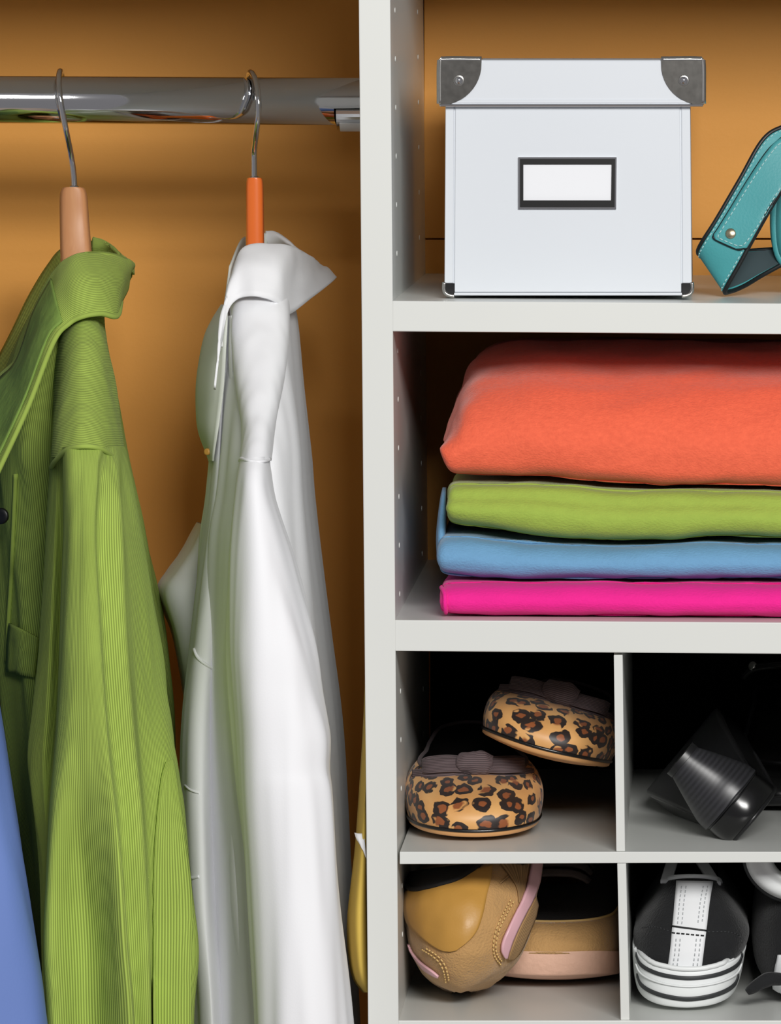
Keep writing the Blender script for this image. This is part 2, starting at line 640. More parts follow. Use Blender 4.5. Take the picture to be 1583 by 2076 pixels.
# shoe insert: thin shelf and thin dividers with a black back
quad_prism('shoe_shelf', [(810, 1727), (2298, 1727), (2298, 1745), (810, 1752)], 0.001, DEPTH - 0.012, LAM, cab, 0.0004)
quad_prism('shoe_divider', [(1244, 1328), (1262, 1328), (1267, 1726), (1249, 1726)], 0.002, DEPTH - 0.012, LAM, cab, 0.0004)
quad_prism('shoe_divider', [(1251, 1750), (1269, 1750), (1276, 2068), (1258, 2068)], 0.002, DEPTH - 0.012, LAM, cab, 0.0004)
for (a, b) in ((1329, 1726), (1751, 2068)):
    quad_prism('shoe_divider', [(1730, a), (1748, a), (1748, b), (1730, b)], 0.002, DEPTH - 0.012, LAM, cab, 0.0004)
zb = [P(0, y).z for y in (1326, 2068)]
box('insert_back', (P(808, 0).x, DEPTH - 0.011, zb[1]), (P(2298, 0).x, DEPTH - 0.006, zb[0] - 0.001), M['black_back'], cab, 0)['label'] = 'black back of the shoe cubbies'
# ochre back boards of the upper compartments, with the joint near the lower third
zj = P(0, 484, DEPTH).z
for z0, z1 in ((zj + 0.0006, P(0, TOPY).z), (P(0, 1320).z, zj - 0.0006)):
    box('back_board', (P(793, 0).x, DEPTH - 0.004, z0), (P(2298, 0).x, DEPTH, z1), M['ochre'], cab, 0.0003)
# little plugs in the row of peg holes down the inner face of the upright
def disc(name, c, r, h, axis, mat, parent, n=12, dome=0.0, local=False, bev=0.0):
    c = Vector(c); ax = Vector(axis).normalized()
    u = ax.orthogonal().normalized(); v = ax.cross(u)
    prof = [(r, 0.0), (r, h * 0.7), (r * 0.86, h), (r * 0.45, h + dome * 0.8), (0.0, h + dome)]
    vs, fs = [], []
    for (rr, hh) in prof[:-1]:
        for j in range(n):
            a = 2 * math.pi * j / n
            vs.append(c + (u * math.cos(a) + v * math.sin(a)) * rr + ax * hh)
    vs.append(c + ax * prof[-1][1])
    k = len(prof) - 1
    for i in range(k - 1):
        for j in range(n):
            fs.append((i * n + j, i * n + (j + 1) % n, (i + 1) * n + (j + 1) % n, (i + 1) * n + j))
    for j in range(n):
        fs.append(((k - 1) * n + j, (k - 1) * n + (j + 1) % n, len(vs) - 1))
    return obj(name, vs, fs, mat, parent, True, local=local)


plug0 = None
cbase = wloc(cab)
for Yp in (0.055, 0.36):
    for i in range(20):
        py = 20 + i * 100
        if 600 < py < 690 or 1250 < py < 1335 or 1715 < py < 1760:
            continue
        x = P(lean(791, 808, py), py).x
        z = P(0, py).z
        if plug0 is None:
            plug0 = disc('peg_plug', (x, Yp, z), 0.0017, 0.0004, (1, 0, 0), LAM, cab)
            p0 = Vector((x, Yp, z))
        else:
            c = plug0.copy(); COL.objects.link(c); c.parent = cab
            c.location = Vector((x, Yp, z)) - p0

# ------------------------------------------------------------------ hanging rail
YR = 0.22
rail = thing('closet_rail', 'chrome hanging rail fixed to the white upright by an end bracket', 'clothes rail', P(300, 205, YR))
RR = 48 * MPP * (D + YR) / D
x_end = P(lean(727, 746, 205), 205).x
r0, r1 = P(-1200, 196, YR), P(0, 206, YR)
r1.x = x_end
A = [r0.lerp(r1, t) for t in (0, 0.5, 1)]
tube('rod', A, RR, M['chrome'], rail, 64)
# bracket: cup half round under the rod plus a flange on the panel
bx0, bx1 = P(684, 0, YR).x, x_end
def arc_cup(name, xa, xb, ra, rb, a0, a1, mat, parent, cz, n=24):
    vs, fs = [], []
    for x in (xa, xb):
        for r in (ra, rb):
            for j in range(n + 1):
                a = a0 + (a1 - a0) * j / n
                vs.append(Vector((x, YR + r * math.sin(a), cz - r * math.cos(a))))
    m = n + 1
    for j in range(n):
        fs += [(j, j + 1, m + j + 1, m + j), (2 * m + j, 3 * m + j, 3 * m + j + 1, 2 * m + j + 1),
               (j, 2 * m + j, 2 * m + j + 1, j + 1), (m + j, m + j + 1, 3 * m + j + 1, 3 * m + j)]
    fs += [(0, m, 3 * m, 2 * m), (n, 2 * m + n, 3 * m + n, m + n)]
    return obj(name, vs, fs, mat, parent, False)


arc_cup('bracket_cup', bx0, bx1 - 0.002, RR + 0.0003, RR + 0.0032, -1.25, 1.5, M['chrome'], rail, r1.z)
vs, fs = [], []
fl = [Vector((x_end - 0.004, YR, r1.z)), Vector((x_end - 0.0003, YR, r1.z))]
v, f = tube_v(fl, RR + 0.010, 40)
obj('bracket_flange', v, f, M['chrome'], rail, False)
arc_cup('plastic_sleeve', bx0 + 0.002, bx1 - 0.003, RR + 0.0033, RR + 0.0040, -0.75, 0.4, M['white_plastic'], rail, r1.z)


# ------------------------------------------------------------------ hangers
def hanger(px, neck_rows, hook, arms, mat, label, tip):
    t = thing('coat_hanger', label, 'hanger', P(px, 540, YR), 'hangers on the chrome rail')
    loft('hanger_neck', neck_rows, mat, t, 24, 32, True, caps=True)
    for s in arms:
        v, f = tube_v([P(*p) for p in s], [0.008, 0.008, 0.008, 0.009, 0.006], 14, samples=24)
        obj('hanger_arm', v, f, mat, t)
    tube('hook', [P(*p) for p in hook], 0.0019, M['chrome'], t, 12, samples=70)
    disc('ferrule', P(*tip), 0.0032, 0.0015, (0, 0, 1), M['chrome'], t)
    return t


def neck(rows, ry):
    out = []
    for (py, L, R, yo) in rows:
        out.append(ell(py, L, R, YR - ry + yo, YR + ry + yo, 12, 3.5))
    return out


g = RR + 0.0030
hanger(150, neck([(379, 132, 164, 0), (383, 125, 172, 0), (400, 121, 177, 0), (450, 121, 181, 0), (510, 122, 186, -0.004), (560, 124, 190, -0.01), (600, 128, 192, -0.012)], 0.013),
       [(151, 384, YR), (149, 350, YR), (143, 310, YR - 0.004), (135, 270, YR - 0.014), (128, 235, YR - g), (122, 200, YR - g - 0.001), (119, 165, YR - g * 0.8), (121, 146, YR - g * 0.3), (124, 148, YR + g * 0.3), (128, 170, YR + g * 0.85), (133, 210, YR + g)],
       [[(154, 575, YR), (158, 630, .208), (160, 690, .20), (163, 750, .195), (165, 800, .19)], [(156, 575, YR), (166, 620, .238), (178, 660, .25), (182, 720, .265), (184, 780, .28)]],
       M['wood'], 'natural wood hanger carrying the green corduroy shirt', (150, 381, YR))
hanger(515, neck([(360, 504, 527, 0), (363, 500, 532, 0), (380, 498, 534, 0), (430, 498, 535, 0), (500, 498, 536, 0), (560, 498, 538, 0), (610, 500, 540, 0)], 0.011),
       HOOK := [(515, 366, YR), (515, 330, YR), (515, 305, YR - 0.002), (519, 270, YR - 0.012), (523, 235, YR - g), (524, 205, YR - g - 0.001), (520, 172, YR - g * 0.8), (513, 152, YR - g * 0.3), (506, 148, YR + g * 0.3), (504, 172, YR + g * 0.85), (503, 208, YR + g)],
       [[(518, 590, YR), (520, 640, .188), (520, 700, .17), (518, 760, .158), (517, 800, .15)], [(518, 590, YR), (515, 620, .242), (514, 660, .258), (512, 720, .275), (512, 780, .29)]],
       M['orange_wood'], 'bright orange hanger carrying the white shirt', (515, 362, YR))

# ------------------------------------------------------------------ white shirt
ws = thing('white_shirt', 'crisp white cotton shirt hanging on the orange hanger', 'shirt', P(560, 2400, 0.2), 'clothes hanging on the rail')
WS = M['white_shirt']
body_rows = [ell(605, 470, 590, .15, .26), ell(640, 448, 602, .13, .29), ell(760, 432, 613, .10, .34), ell(900, 430, 626, .075, .37), ell(1000, 420, 634, .07, .385),
             ell(1100, 404, 644, .065, .39), ell(1300, 394, 667, .06, .395), ell(1500, 386, 692, .06, .40), ell(1800, 392, 714, .06, .40), ell(2076, 398, 728, .06, .40), ell(2400, 404, 742, .06, .40)]
_, Gb = loft('body', body_rows, WS, ws, 120, 150, True, wr=(0.004, 26, 2.2, 3.1, lambda t: min(1, t * 3)))
# near shoulder and sleeve
yoke = [ell(572, 478, 586, .140, .175), ell(612, 469, 588, .1185, .165), ell(650, 467, 588, .106, .155), ell(720, 472, 584, .085, .14), ell(800, 481, 570, .06, .12), ell(870, 489, 556, .035, .105), ell(934, 486, 549, .012, .09)]
_, Gy = loft('shoulder_yoke', yoke, WS, ws, 60, 70, True, wr=(0.0011, 55, 5, 8.2))
slv = [ell(926, 487, 546, .010, .11, p=2.6), ell(960, 482, 549, .000, .11, p=2.6), ell(1010, 478, 557, -.008, .10), ell(1130, 468, 592, -.018, .09), ell(1300, 464, 632, -.026, .085), ell(1400, 470, 648, -.028, .08),
       ell(1490, 478, 667, -.03, .08), ell(1560, 483, 667, -.032, .08), ell(1620, 487, 676, -.034, .08), ell(1800, 500, 690, -.036, .078), ell(2076, 512, 714, -.04, .078), ell(2400, 515, 735, -.04, .078)]
_, Gs = loft('sleeve', slv, WS, ws, 140, 110, True, wr=(0.0042, 34, 3.0, 5.5, lambda t: min(1, t * 2.5)))
tube('armhole_seam', [P(486, 934, .058), P(489, 930, .03), P(500, 933, .012), P(517, 936, .008), P(535, 935, .012), P(547, 931, .03)], 0.0011, WS, ws, 8, samples=24)
# front panel with long hanging folds, turned towards the green shirt
fp = []
for py, pts in ((640, ((450, .17), (452, .15), (456, .135), (461, .14), (466, .13), (471, .125), (477, .14))),
                (720, ((446, .165), (448, .14), (453, .12), (460, .13), (466, .11), (474, .11), (482, .13))),
                (800, ((440, .16), (442, .13), (450, .11), (460, .12), (468, .10), (478, .10), (488, .13))),
                (880, ((431, .16), (435, .12), (446, .10), (460, .115), (470, .09), (484, .10), (492, .13))),
                (1000, ((420, .15), (424, .11), (440, .09), (454, .11), (466, .075), (478, .085), (490, .12))),
                (1150, ((405, .15), (409, .10), (432, .08), (449, .105), (463, .065), (474, .075), (488, .11))),
                (1300, ((389, .15), (393, .09), (425, .07), (448, .10), (458, .055), (470, .065), (486, .10))),
                (1500, ((368, .15), (373, .085), (410, .060), (443, .095), (462, .050), (484, .055), (505, .10))),
                (1800, ((368, .14), (376, .08), (412, .050), (448, .085), (470, .040), (500, .045), (528, .10))),
                (2076, ((384, .14), (394, .08), (430, .045), (468, .080), (492, .035), (515, .045), (540, .10))),
                (2400, ((384, .14), (394, .08), (430, .045), (468, .080), (492, .035), (515, .045), (540, .10)))):
    fp.append([P(x, py, y + min(0.035, (py - 640) * 0.00012) + (0.03 if k == 0 else 0)) for k, (x, y) in enumerate(pts)])
_, Gf = loft('front_panel', fp, WS, ws, 100, 70, False, solid=0.0008, wr=(0.0016, 40, 4, 1.7))
bf = bvh_of((Gf, False))
tube('pocket_hem', on_line([(395, 1316), (403, 1334), (421, 1350), (438, 1359)], bf, 0.0006), 0.0010, WS, ws, 8)
tube('cuff_crease', on_line([(376, 1592), (388, 1602), (404, 1608)], bf, 0.0003), 0.0008, WS, ws, 8)
tube('cuff_hem', on_line([(378, 1776), (390, 1780), (404, 1777)], bf, 0.0004), 0.0010, WS, ws, 8)
# collar leaf turned down all round, point to the right
C = [((448, 690, .105), (438, 790, .09)), ((453, 630, .115), (443, 712, .098)), ((466, 565, .13), (458, 640, .108)), ((490, 510, .145), (482, 606, .115)), ((530, 499, .15), (520, 600, .112)),
     ((580, 503, .155), (560, 612, .118)), ((612, 516, .175), (583, 637, .135)), ((640, 533, .20), (628, 606, .165)), ((655, 545, .225), (678, 567, .205)), ((640, 533, .25), (668, 560, .245)), ((600, 505, .28), (640, 540, .275)),
     ((560, 474, .295), (590, 515, .30)), ((538, 470, .30), (540, 530, .315))]
rows = []
for a, b in C:
    a3, b3 = P(*a), P(*b)
    mid = a3.lerp(b3, 0.45) + Vector((0, -0.006, 0.002))
    top = a3 + Vector((0, 0.004, 0))
    rows.append([P(a[0], a[1] + 14, a[2] + 0.006), top, a3, mid, b3])
_, Gc = loft('collar', rows, WS, ws, 90, 24, False, solid=0.0014, wr=(0.0012, 45, 45, 2.2))
# collar stand inside, rising to the left of the hanger neck
rows = [[P(458, 600, .25), P(466, 540, .25)], [P(480, 540, .27), P(490, 486, .27)], [P(510, 520, .29), P(515, 478, .29)], [P(545, 520, .30), P(540, 472, .30)]]
loft('collar_stand', rows, M['white_inner'], ws, 24, 6, False, solid=0.0012)
# open front edge bowing out to the left in the shade
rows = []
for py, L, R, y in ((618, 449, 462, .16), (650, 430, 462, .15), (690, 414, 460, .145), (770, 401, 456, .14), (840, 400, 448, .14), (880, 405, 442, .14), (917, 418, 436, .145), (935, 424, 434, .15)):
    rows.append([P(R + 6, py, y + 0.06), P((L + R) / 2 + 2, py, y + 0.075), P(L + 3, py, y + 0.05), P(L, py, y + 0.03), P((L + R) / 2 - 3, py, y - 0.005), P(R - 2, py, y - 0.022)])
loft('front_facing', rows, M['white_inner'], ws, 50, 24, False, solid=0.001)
disc('button', P(421, 916, .135), 0.0022, 0.0015, (-0.6, -1, 0.1), M['leather_ochre'], ws)
# far sleeve behind
rs = [ell(1060, 400, 440, .30, .40), ell(1110, 372, 436, .29, .41), ell(1160, 340, 430, .28, .41), ell(1205, 322, 425, .27, .41), ell(1300, 352, 425, .27, .41), ell(1500, 384, 425, .27, .41), ell(1800, 386, 440, .27, .41), ell(2300, 400, 470, .27, .41)]
loft('sleeve', rs, WS, ws, 60, 48, True, wr=(0.003, 30, 6, 9.1))

# ------------------------------------------------------------------ green corduroy shirt
gs = thing('corduroy_shirt', 'green corduroy shirt with turned-down collar on the natural wood hanger', 'shirt', P(180, 2400, 0.2), 'clothes hanging on the rail')
CU, CV = M['cord_u'], M['cord_v']
gb = [ell(600, 95, 200, .16, .26), ell(640, 60, 208, .15, .29), ell(760, 10, 228, .15, .33), ell(900, -30, 250, .15, .37), ell(1000, -32, 272, .16, .385), ell(1100, -28, 294, .165, .39), ell(1200, -20, 312, .17, .40), ell(1300, -10, 330, .17, .40),
      ell(1400, 0, 342, .17, .40), ell(1500, 10, 348, .17, .40), ell(1700, 40, 350, .16, .40), ell(2076, 97, 358, .15, .40), ell(2400, 110, 362, .15, .40)]
_, Gg = loft('body', gb, CU, gs, 110, 170, True, wr=(0.006, 30, 2.0, 7.7, lambda t: min(1, t * 2.5)))
yk = []
for py, pts in ((612, ((122, .20), (134, .165), (165, .15), (196, .155), (207, .18), (192, .19), (160, .19), (130, .20))),
                (650, ((117, .19), (130, .145), (165, .125), (200, .135), (212, .165), (195, .18), (160, .18), (125, .19))),
                (700, ((113, .17), (127, .12), (165, .10), (206, .112), (221, .155), (200, .165), (160, .165), (122, .17))),
                (800, ((108, .13), (122, .08), (165, .06), (214, .075), (238, .13), (210, .15), (160, .15), (120, .15))),
                (870, ((106, .10), (118, .055), (165, .034), (219, .05), (247, .12), (212, .17), (160, .18), (118, .15))),
                (918, ((104, .085), (117, .04), (165, .018), (222, .034), (253, .11), (212, .16), (160, .17), (118, .14)))):
    yk.append([P(x, py + (8 if abs(x - 165) > 30 else 0), y) for x, y in pts])
_, Gyk = loft('shoulder_yoke', yk, CV, gs, 60, 80, True, wr=(0.0012, 50, 14, 2.9))
sl = []
for py, pts in ((906, ((104, .080), (112, .045), (126, .036), (134, .018), (165, .010), (200, .014), (214, .024), (232, .045), (242, .07), (252, .11), (210, .16), (120, .14))),
                (960, ((99, .07), (110, .04), (128, .040), (134, .010), (165, -.002), (196, .000), (206, .010), (240, .025), (248, .045), (264, .09), (215, .15), (120, .13))),
                (1100, ((90, .06), (108, .028), (129, .040), (134, -.004), (165, -.020), (192, -.020), (199, -.006), (246, .000), (253, .020), (292, .08), (220, .14), (120, .12))),
                (1300, ((80, .05), (100, .020), (123, .036), (128, -.010), (165, -.030), (204, -.030), (211, -.012), (258, -.004), (265, .018), (326, .085), (230, .14), (110, .11))),
                (1440, ((67, .045), (92, .016), (116, .032), (121, -.012), (165, -.031), (213, -.033), (221, -.013), (268, -.006), (277, .020), (344, .075), (240, .14), (105, .11))),
                (1545, ((57, .04), (84, .014), (108, .028), (113, -.014), (162, -.028), (222, -.035), (231, -.014), (277, -.008), (287, .020), (359, .060), (250, .14), (100, .11))),
                (1640, ((68, .03), (88, .010), (100, .018), (106, -.016), (160, -.020), (232, -.036), (241, -.014), (287, -.010), (295, .016), (372, .045), (255, .14), (98, .11))),
                (1760, ((84, .025), (92, .006), (97, .006), (101, -.018), (166, -.010), (241, -.037), (249, -.014), (295, -.010), (302, .012), (386, .030), (258, .14), (100, .11))),
                (1920, ((88, .025), (90, .004), (92, .000), (98, -.018), (176, -.004), (251, -.038), (259, -.014), (301, -.010), (307, .010), (402, .022), (262, .14), (102, .11))),
                (2076, ((92, .025), (95, .004), (98, .000), (106, -.018), (180, -.004), (262, -.038), (270, -.014), (304, -.010), (309, .010), (392, .022), (262, .14), (110, .11))),
                (2400, ((100, .025), (104, .004), (107, .000), (115, -.018), (190, -.004), (272, -.038), (280, -.014), (310, -.010), (316, .010), (400, .022), (270, .14), (120, .11)))):
    pts = tuple((x, y + ((0.035, 0.035, 0.02)[k] if k < 3 else 0)) for k, (x, y) in enumerate(pts))
    sl.append([P(x, py, y) for x, y in pts])
_, Gsl = loft('sleeve', sl, CU, gs, 150, 240, True, wr=(0.0016, 40, 6, 4.4))
patch('sleeve_vent', [(332, 1546), (322, 1590), (312, 1700), (307, 1850), (306, 2076), (312, 2230)], [(344, 1542), (352, 1580), (370, 1700), (386, 1850), (384, 2076), (390, 2230)], bvh_of((Gsl, True)), CU, gs, 50, 16, 0.0022, 0.0014)
tube('armhole_seam', [P(x, y, d) for x, y, d in ((104, 948, .085), (110, 938, .05), (124, 922, .03), (140, 910, .016), (165, 905, .008), (195, 907, .012), (218, 918, .026), (235, 935, .05), (245, 955, .075))], 0.0016, CU, gs, 8, samples=40)
gc = [((-25, 790, .19), (-25, 998, .075)), ((0, 765, .19), (0, 948, .08)), ((38, 722, .19), (58, 822, .09)), ((72, 625, .185), (108, 694, .108)), ((112, 553, .17), (140, 656, .118)), ((150, 524, .16), (170, 641, .118)),
      ((190, 516, .17), (205, 636, .124)), ((232, 521, .185), (237, 641, .14)), ((264, 534, .205), (245, 612, .175)), ((268, 541, .225), (262, 570, .225)), ((250, 525, .26), (262, 545, .265)), ((218, 494, .29), (240, 530, .30)), ((188, 485, .30), (192, 540, .315))]
rows = []
for a, b in gc:
    a3, b3 = P(*a), P(*b)
    mid = a3.lerp(b3, 0.45) + Vector((0, -0.007, 0.002))
    rows.append([P(a[0], a[1] + 16, a[2] + 0.008), a3 + Vector((0, 0.004, 0)), a3, mid, b3])
Mcol = M['cord_u']
_, Ggc = loft('collar', rows, Mcol, gs, 110, 30, False, solid=0.002, wr=(0.0012, 40, 40, 6.2))
bc = bvh_of((Ggc, False))
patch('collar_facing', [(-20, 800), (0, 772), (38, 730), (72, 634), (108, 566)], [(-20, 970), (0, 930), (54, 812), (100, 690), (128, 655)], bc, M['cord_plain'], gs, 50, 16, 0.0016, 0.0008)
tube('collar_piping', [P(b[0], b[1], b[2] - 0.001) for a, b in gc[:9]], 0.0017, CU, gs, 8, samples=80)
# far half of the collar, seen from inside
rows = []
for a, b in (((190, 488, .31), (190, 600, .29)), ((130, 503, .33), (150, 640, .26)), ((98, 538, .34), (130, 680, .23)), ((60, 600, .34), (100, 740, .21)), ((22, 678, .33), (60, 800, .20)), ((-10, 740, .32), (20, 880, .20)), ((-40, 800, .31), (-20, 930, .20))):
    rows.append([P(*a), P(*a).lerp(P(*b), 0.5) + Vector((0, 0.004, 0)), P(*b)])
loft('collar_inside', rows, CV, gs, 50, 16, False, solid=0.002)
disc('button', P(3, 1046, .158), 0.0052, 0.002, (-0.3, -1, 0), M['black_plastic'], gs, 16)
# dark front edge and pocket of the body
bg_ = bvh_of((Gg, True))
tube('placket_edge', on_line([(34, 960), (30, 1060), (26, 1160), (20, 1260), (16, 1340)], bg_, 0.001), 0.0014, CU, gs, 8)
patch('pocket_flap', [(28, 1262), (24, 1300), (22, 1360)], [(82, 1292), (80, 1320), (74, 1372)], bg_, CU, gs, 14, 8, 0.003, 0.0016)

# ------------------------------------------------------------------ blue shirt at the frame's edge
bs = thing('blue_shirt', 'periwinkle blue cotton shirt hanging left of the green corduroy shirt', 'shirt', P(-120, 2400, 0.2), 'clothes hanging on the rail')
BS = M['blue_shirt']
loft('body', [ell(560, -165, -95, .15, .29), ell(660, -195, -80, .13, .32), ell(900, -215, -75, .08, .37), ell(1200, -230, -60, .07, .39), ell(1500, -240, -30, .07, .39), ell(1800, -240, 0, .07, .39), ell(2076, -240, 40, .07, .39), ell(2400, -240, 70, .07, .39)],
     BS, bs, 70, 80, True, wr=(0.004, 26, 2.2, 13.1))
loft('sleeve', [ell(640, -160, -95, .12, .165), ell(780, -155, -80, .07, .12), ell(920, -150, -70, .012, .07), ell(1000, -155, -62, -.005, .06), ell(1200, -160, -36, -.02, .05), ell(1440, -165, 0, -.03, .04), ell(1570, -165, 20, -.03, .035), ell(1700, -165, 43, -.032, .03),
                ell(1850, -165, 64, -.045, .02), ell(2076, -165, 97, -.06, .005), ell(2400, -165, 120, -.075, -.01)], BS, bs, 100, 80, True, wr=(0.002, 36, 3.0, 15.5, lambda t: min(1, t * 2)))
loft('collar', [[P(-60 - 100, 640, .12), P(-160, 560, .16), P(-160, 575, .17)], [P(-120, 640, .11), P(-125, 540, .15), P(-125, 555, .17)], [P(-80, 640, .15), P(-90, 550, .19), P(-92, 562, .20)], [P(-70, 620, .22), P(-90, 540, .23), P(-95, 550, .22)]], BS, bs, 30, 14, False, solid=0.0014)
hanger(-125, neck([(362, -136, -113, 0), (366, -140, -110, 0), (430, -142, -108, 0), (610, -142, -106, 0)], 0.011),
       [(x - 640, y - 4, d) for x, y, d in HOOK],
       [[(-125, 595, YR), (-126, 660, .208), (-128, 720, .20), (-130, 780, .195), (-132, 830, .19)], [(-127, 595, YR), (-130, 650, .235), (-136, 700, .245), (-140, 760, .255), (-144, 820, .265)]],
       M['wood'], 'hanger inside the blue shirt at the edge of the frame', (-125, 364, YR))

# ------------------------------------------------------------------ yellow cloth tucked beside the upright
ys = thing('yellow_scarf', 'yellow cloth hanging in the gap beside the white upright', 'scarf', P(760, 2000, 0.15))
rows = []
for py, L, R, Yf, Yb in ((1330, 742, 748, .050, .10), (1400, 741, 749, .030, .10), (1470, 738, 750, .02, .10), (1600, 730, 751, .014, .11), (1700, 722, 752, .012, .12), (1800, 711, 752, .012, .12), (1870, 705, 753, .012, .12), (1940, 708, 753, .013, .12), (1985, 718, 752, .016, .11), (2012, 736, 751, .03, .10)):
    rows.append(ell(py, L, R, Yf, Yb, 14, 2.2))
_, Gyl = loft('drape', rows, M['yellow'], ys, 60, 48, True, wr=(0.0015, 50, 8, 3.3), caps=True)
rows = [[P(719, 1688, .020), P(723, 1700, .016), P(731, 1712, .014)], [P(726, 1690, .016), P(729, 1704, .013), P(735, 1722, .011)], [P(738, 1690, .014), P(740, 1715, .011), P(742, 1740, .010)]]
loft('label_tab', rows, M['white_shirt'], ys, 12, 10, False, solid=0.0008)
xh = P(lean(727, 746, 1340), 1340).x
tube('hook', [Vector((xh, .075, P(0, 1330).z)), Vector((xh - .0005, .075, P(0, 1330).z)), Vector((xh - .001, .075, P(0, 1345).z)), Vector((xh - .0015, .075, P(0, 1330).z))], 0.0016, M['chrome'], ys, 8, samples=20)

# ------------------------------------------------------------------ storage box
YB = 0.042
sb = thing('storage_box', 'white lidded storage box with metal corners and an empty label holder', 'box', P(1150, 600, YB + 0.13))
BXD = 0.26


def pt(px, py, dy=0.0):        # point on the box, dy behind its front face
    v = P(px, py, YB)
    return Vector((v.x, YB + dy, v.z))


def prism_px(name, q, d0, d1, mat, parent, bev=0.0005, q2=None):
    f = [pt(x, y, d0) for x, y in q]
    b = [pt(x, y, d1) for x, y in (q2 or q)]
    bm = bmesh.new()
    hexa(bm, f + b, bev)
    return bm_obj(name, bm, mat, parent)


BW = M['box_white']
prism_px('box_body', [(905, 205), (1397, 205), (1402, 596), (901, 596)], 0.0, BXD, BW, sb, 0.002)
prism_px('front_sheet', [(923, 214), (1378, 214), (1381, 592), (921, 592)], -0.0010, 0.001, BW, sb, 0.0004)
for a, b, c, d in ((903, 920, 901, 919), (1381, 1399, 1383, 1402)):
    prism_px('corner_strip', [(a, 214), (b, 214), (d, 574), (c, 574)], -0.0008, 0.012, BW, sb, 0.0005)
prism_px('base_edge', [(918, 593), (1386, 593), (1386, 599), (918, 599)], -0.0012, BXD, BW, sb, 0.0004)
for s, (x0, x1) in ((-1, (901, 922)), (1, (1381, 1402))):
    prism_px('base_corner', [(x0, 574), (x1, 574), (x1, 598.5), (x0, 598.5)], -0.0012, 0.012, M['dark_steel'], sb, 0.0004)
    xo = 901 if s < 0 else 1402
    bm = bmesh.new()
    v, f = tube_v([pt(xo + s * 0.5, 572, -0.0008), pt(xo + s * 1, 586, -0.001), pt(xo - s * 3, 595, -0.001), pt(xo - s * 12, 599, -0.001), pt(xo - s * 20, 600, -0.001)], 0.0012, 8, samples=16)
    bm.free()
    obj('corner_rim', v, f, M['steel'], sb)
# lid
lid = obj('lid', *(lambda bm: ([v.co.copy() for v in bm.verts], [[v.index for v in f.verts] for f in bm.faces]))(
    (lambda bm: (hexa(bm, [pt(893, 121.5, -0.006), pt(1424, 121.5, -0.006), pt(1424, 215, -0.006), pt(893, 215, -0.006),
                           pt(893, 121.5, BXD + 0.006), pt(1424, 121.5, BXD + 0.006), pt(1424, 215, BXD + 0.006), pt(893, 215, BXD + 0.006)], 0.0012), bm.verts.index_update(), bm)[-1])(bmesh.new())), BW, sb, False)
prism_px('lid_edge', [(892, 210.5), (1425, 210.5), (1425, 216), (892, 216)], -0.0072, -0.0050, M['chrome'], lid, 0.0006)
prism_px('lid_bead', [(915, 202), (1400, 202), (1400, 209), (915, 209)], -0.0066, -0.0055, BW, lid, 0.0004)


def lid_corner(s, xo):
    """pressed metal corner: quarter-round front leaf, side leaf and top leaf"""
    th = 0.0009
    y0 = -0.0062
    T, B = 119.0, 213.0
    W = 84
    pts = [(xo, T), (xo - s * W, T)]
    for k in range(1, 13):
        a = math.pi / 2 * k / 12
        pts.append((xo - s * (W * math.cos(a) + 0 * W), T + 10 + (B - T - 10) * math.sin(a) ** 1.0))
    # concave quarter: arc centre at the outer top corner
    pts.append((xo, B))
    poly = pts
    fr = [pt(x, y, y0 - th) for x, y in poly]
    bk = [pt(x, y, y0 + 0.0002) for x, y in poly]
    n = len(poly)
    vs = fr + bk
    fs = [tuple(range(n)), tuple(range(2 * n - 1, n - 1, -1))] + [(i, n + i, n + (i + 1) % n, (i + 1) % n) for i in range(n)]
    c = obj('metal_corner', vs, fs, M['corner_steel'], lid, False)
    # rounded outer edge and top edge of the corner
    e = tube('corner_edge', [pt(xo - s * W, T + 2, y0 + 0.001), pt(xo - s * 8, T + 2, y0 + 0.001), pt(xo + s * 0, T + 9, y0 + 0.001), pt(xo + s * 0.5, B - 3, y0 + 0.001)], 0.0021, M['steel'], c, 10, samples=40)
    f4 = [pt(xo - s * 1, T, y0 + 0.001), pt(xo + s * 2.5, T + 4, y0 + 0.001), pt(xo + s * 2.5, B, y0 + 0.001), pt(xo - s * 1, B, y0 + 0.001)]
    b4 = [Vector((v.x, v.y + 0.024, v.z)) for v in f4]
    bm = bmesh.new(); hexa(bm, f4 + b4, 0.0003)
    bm_obj('side_leaf', bm, M['steel'], c)
    f4 = [pt(xo - s * W, T - 0.5, y0 + 0.001), pt(xo + s * 1, T - 0.5, y0 + 0.001), pt(xo + s * 1, T + 3, y0 + 0.001), pt(xo - s * W, T + 3, y0 + 0.001)]
    b4 = [Vector((v.x, v.y + 0.024, v.z)) for v in f4]
    bm = bmesh.new(); hexa(bm, f4 + b4, 0.0002)
    bm_obj('top_leaf', bm, M['steel'], c)
    rx = xo - s * 38
    disc('rivet', pt(rx, 163, y0 - th), 0.0034, 0.0004, (0, -1, 0), M['steel'], c, 20)
    disc('rivet', pt(rx, 163, y0 - th - 0.0003), 0.0024, 0.0008, (0, -1, 0), M['chrome'], c, 20, 0.0009)
    disc('rivet', pt(xo + s * 2, 163, 0.012), 0.0028, 0.0008, (s, 0, 0), M['chrome'], c, 16, 0.0008)
    v = pt(rx + s * 4, T - 0.5, 0.012)
    disc('rivet', v, 0.0030, 0.0004, (0, 0, 1), M['chrome'], c, 16, 0.0004)


lid_corner(-1, 893)
lid_corner(1, 1424)


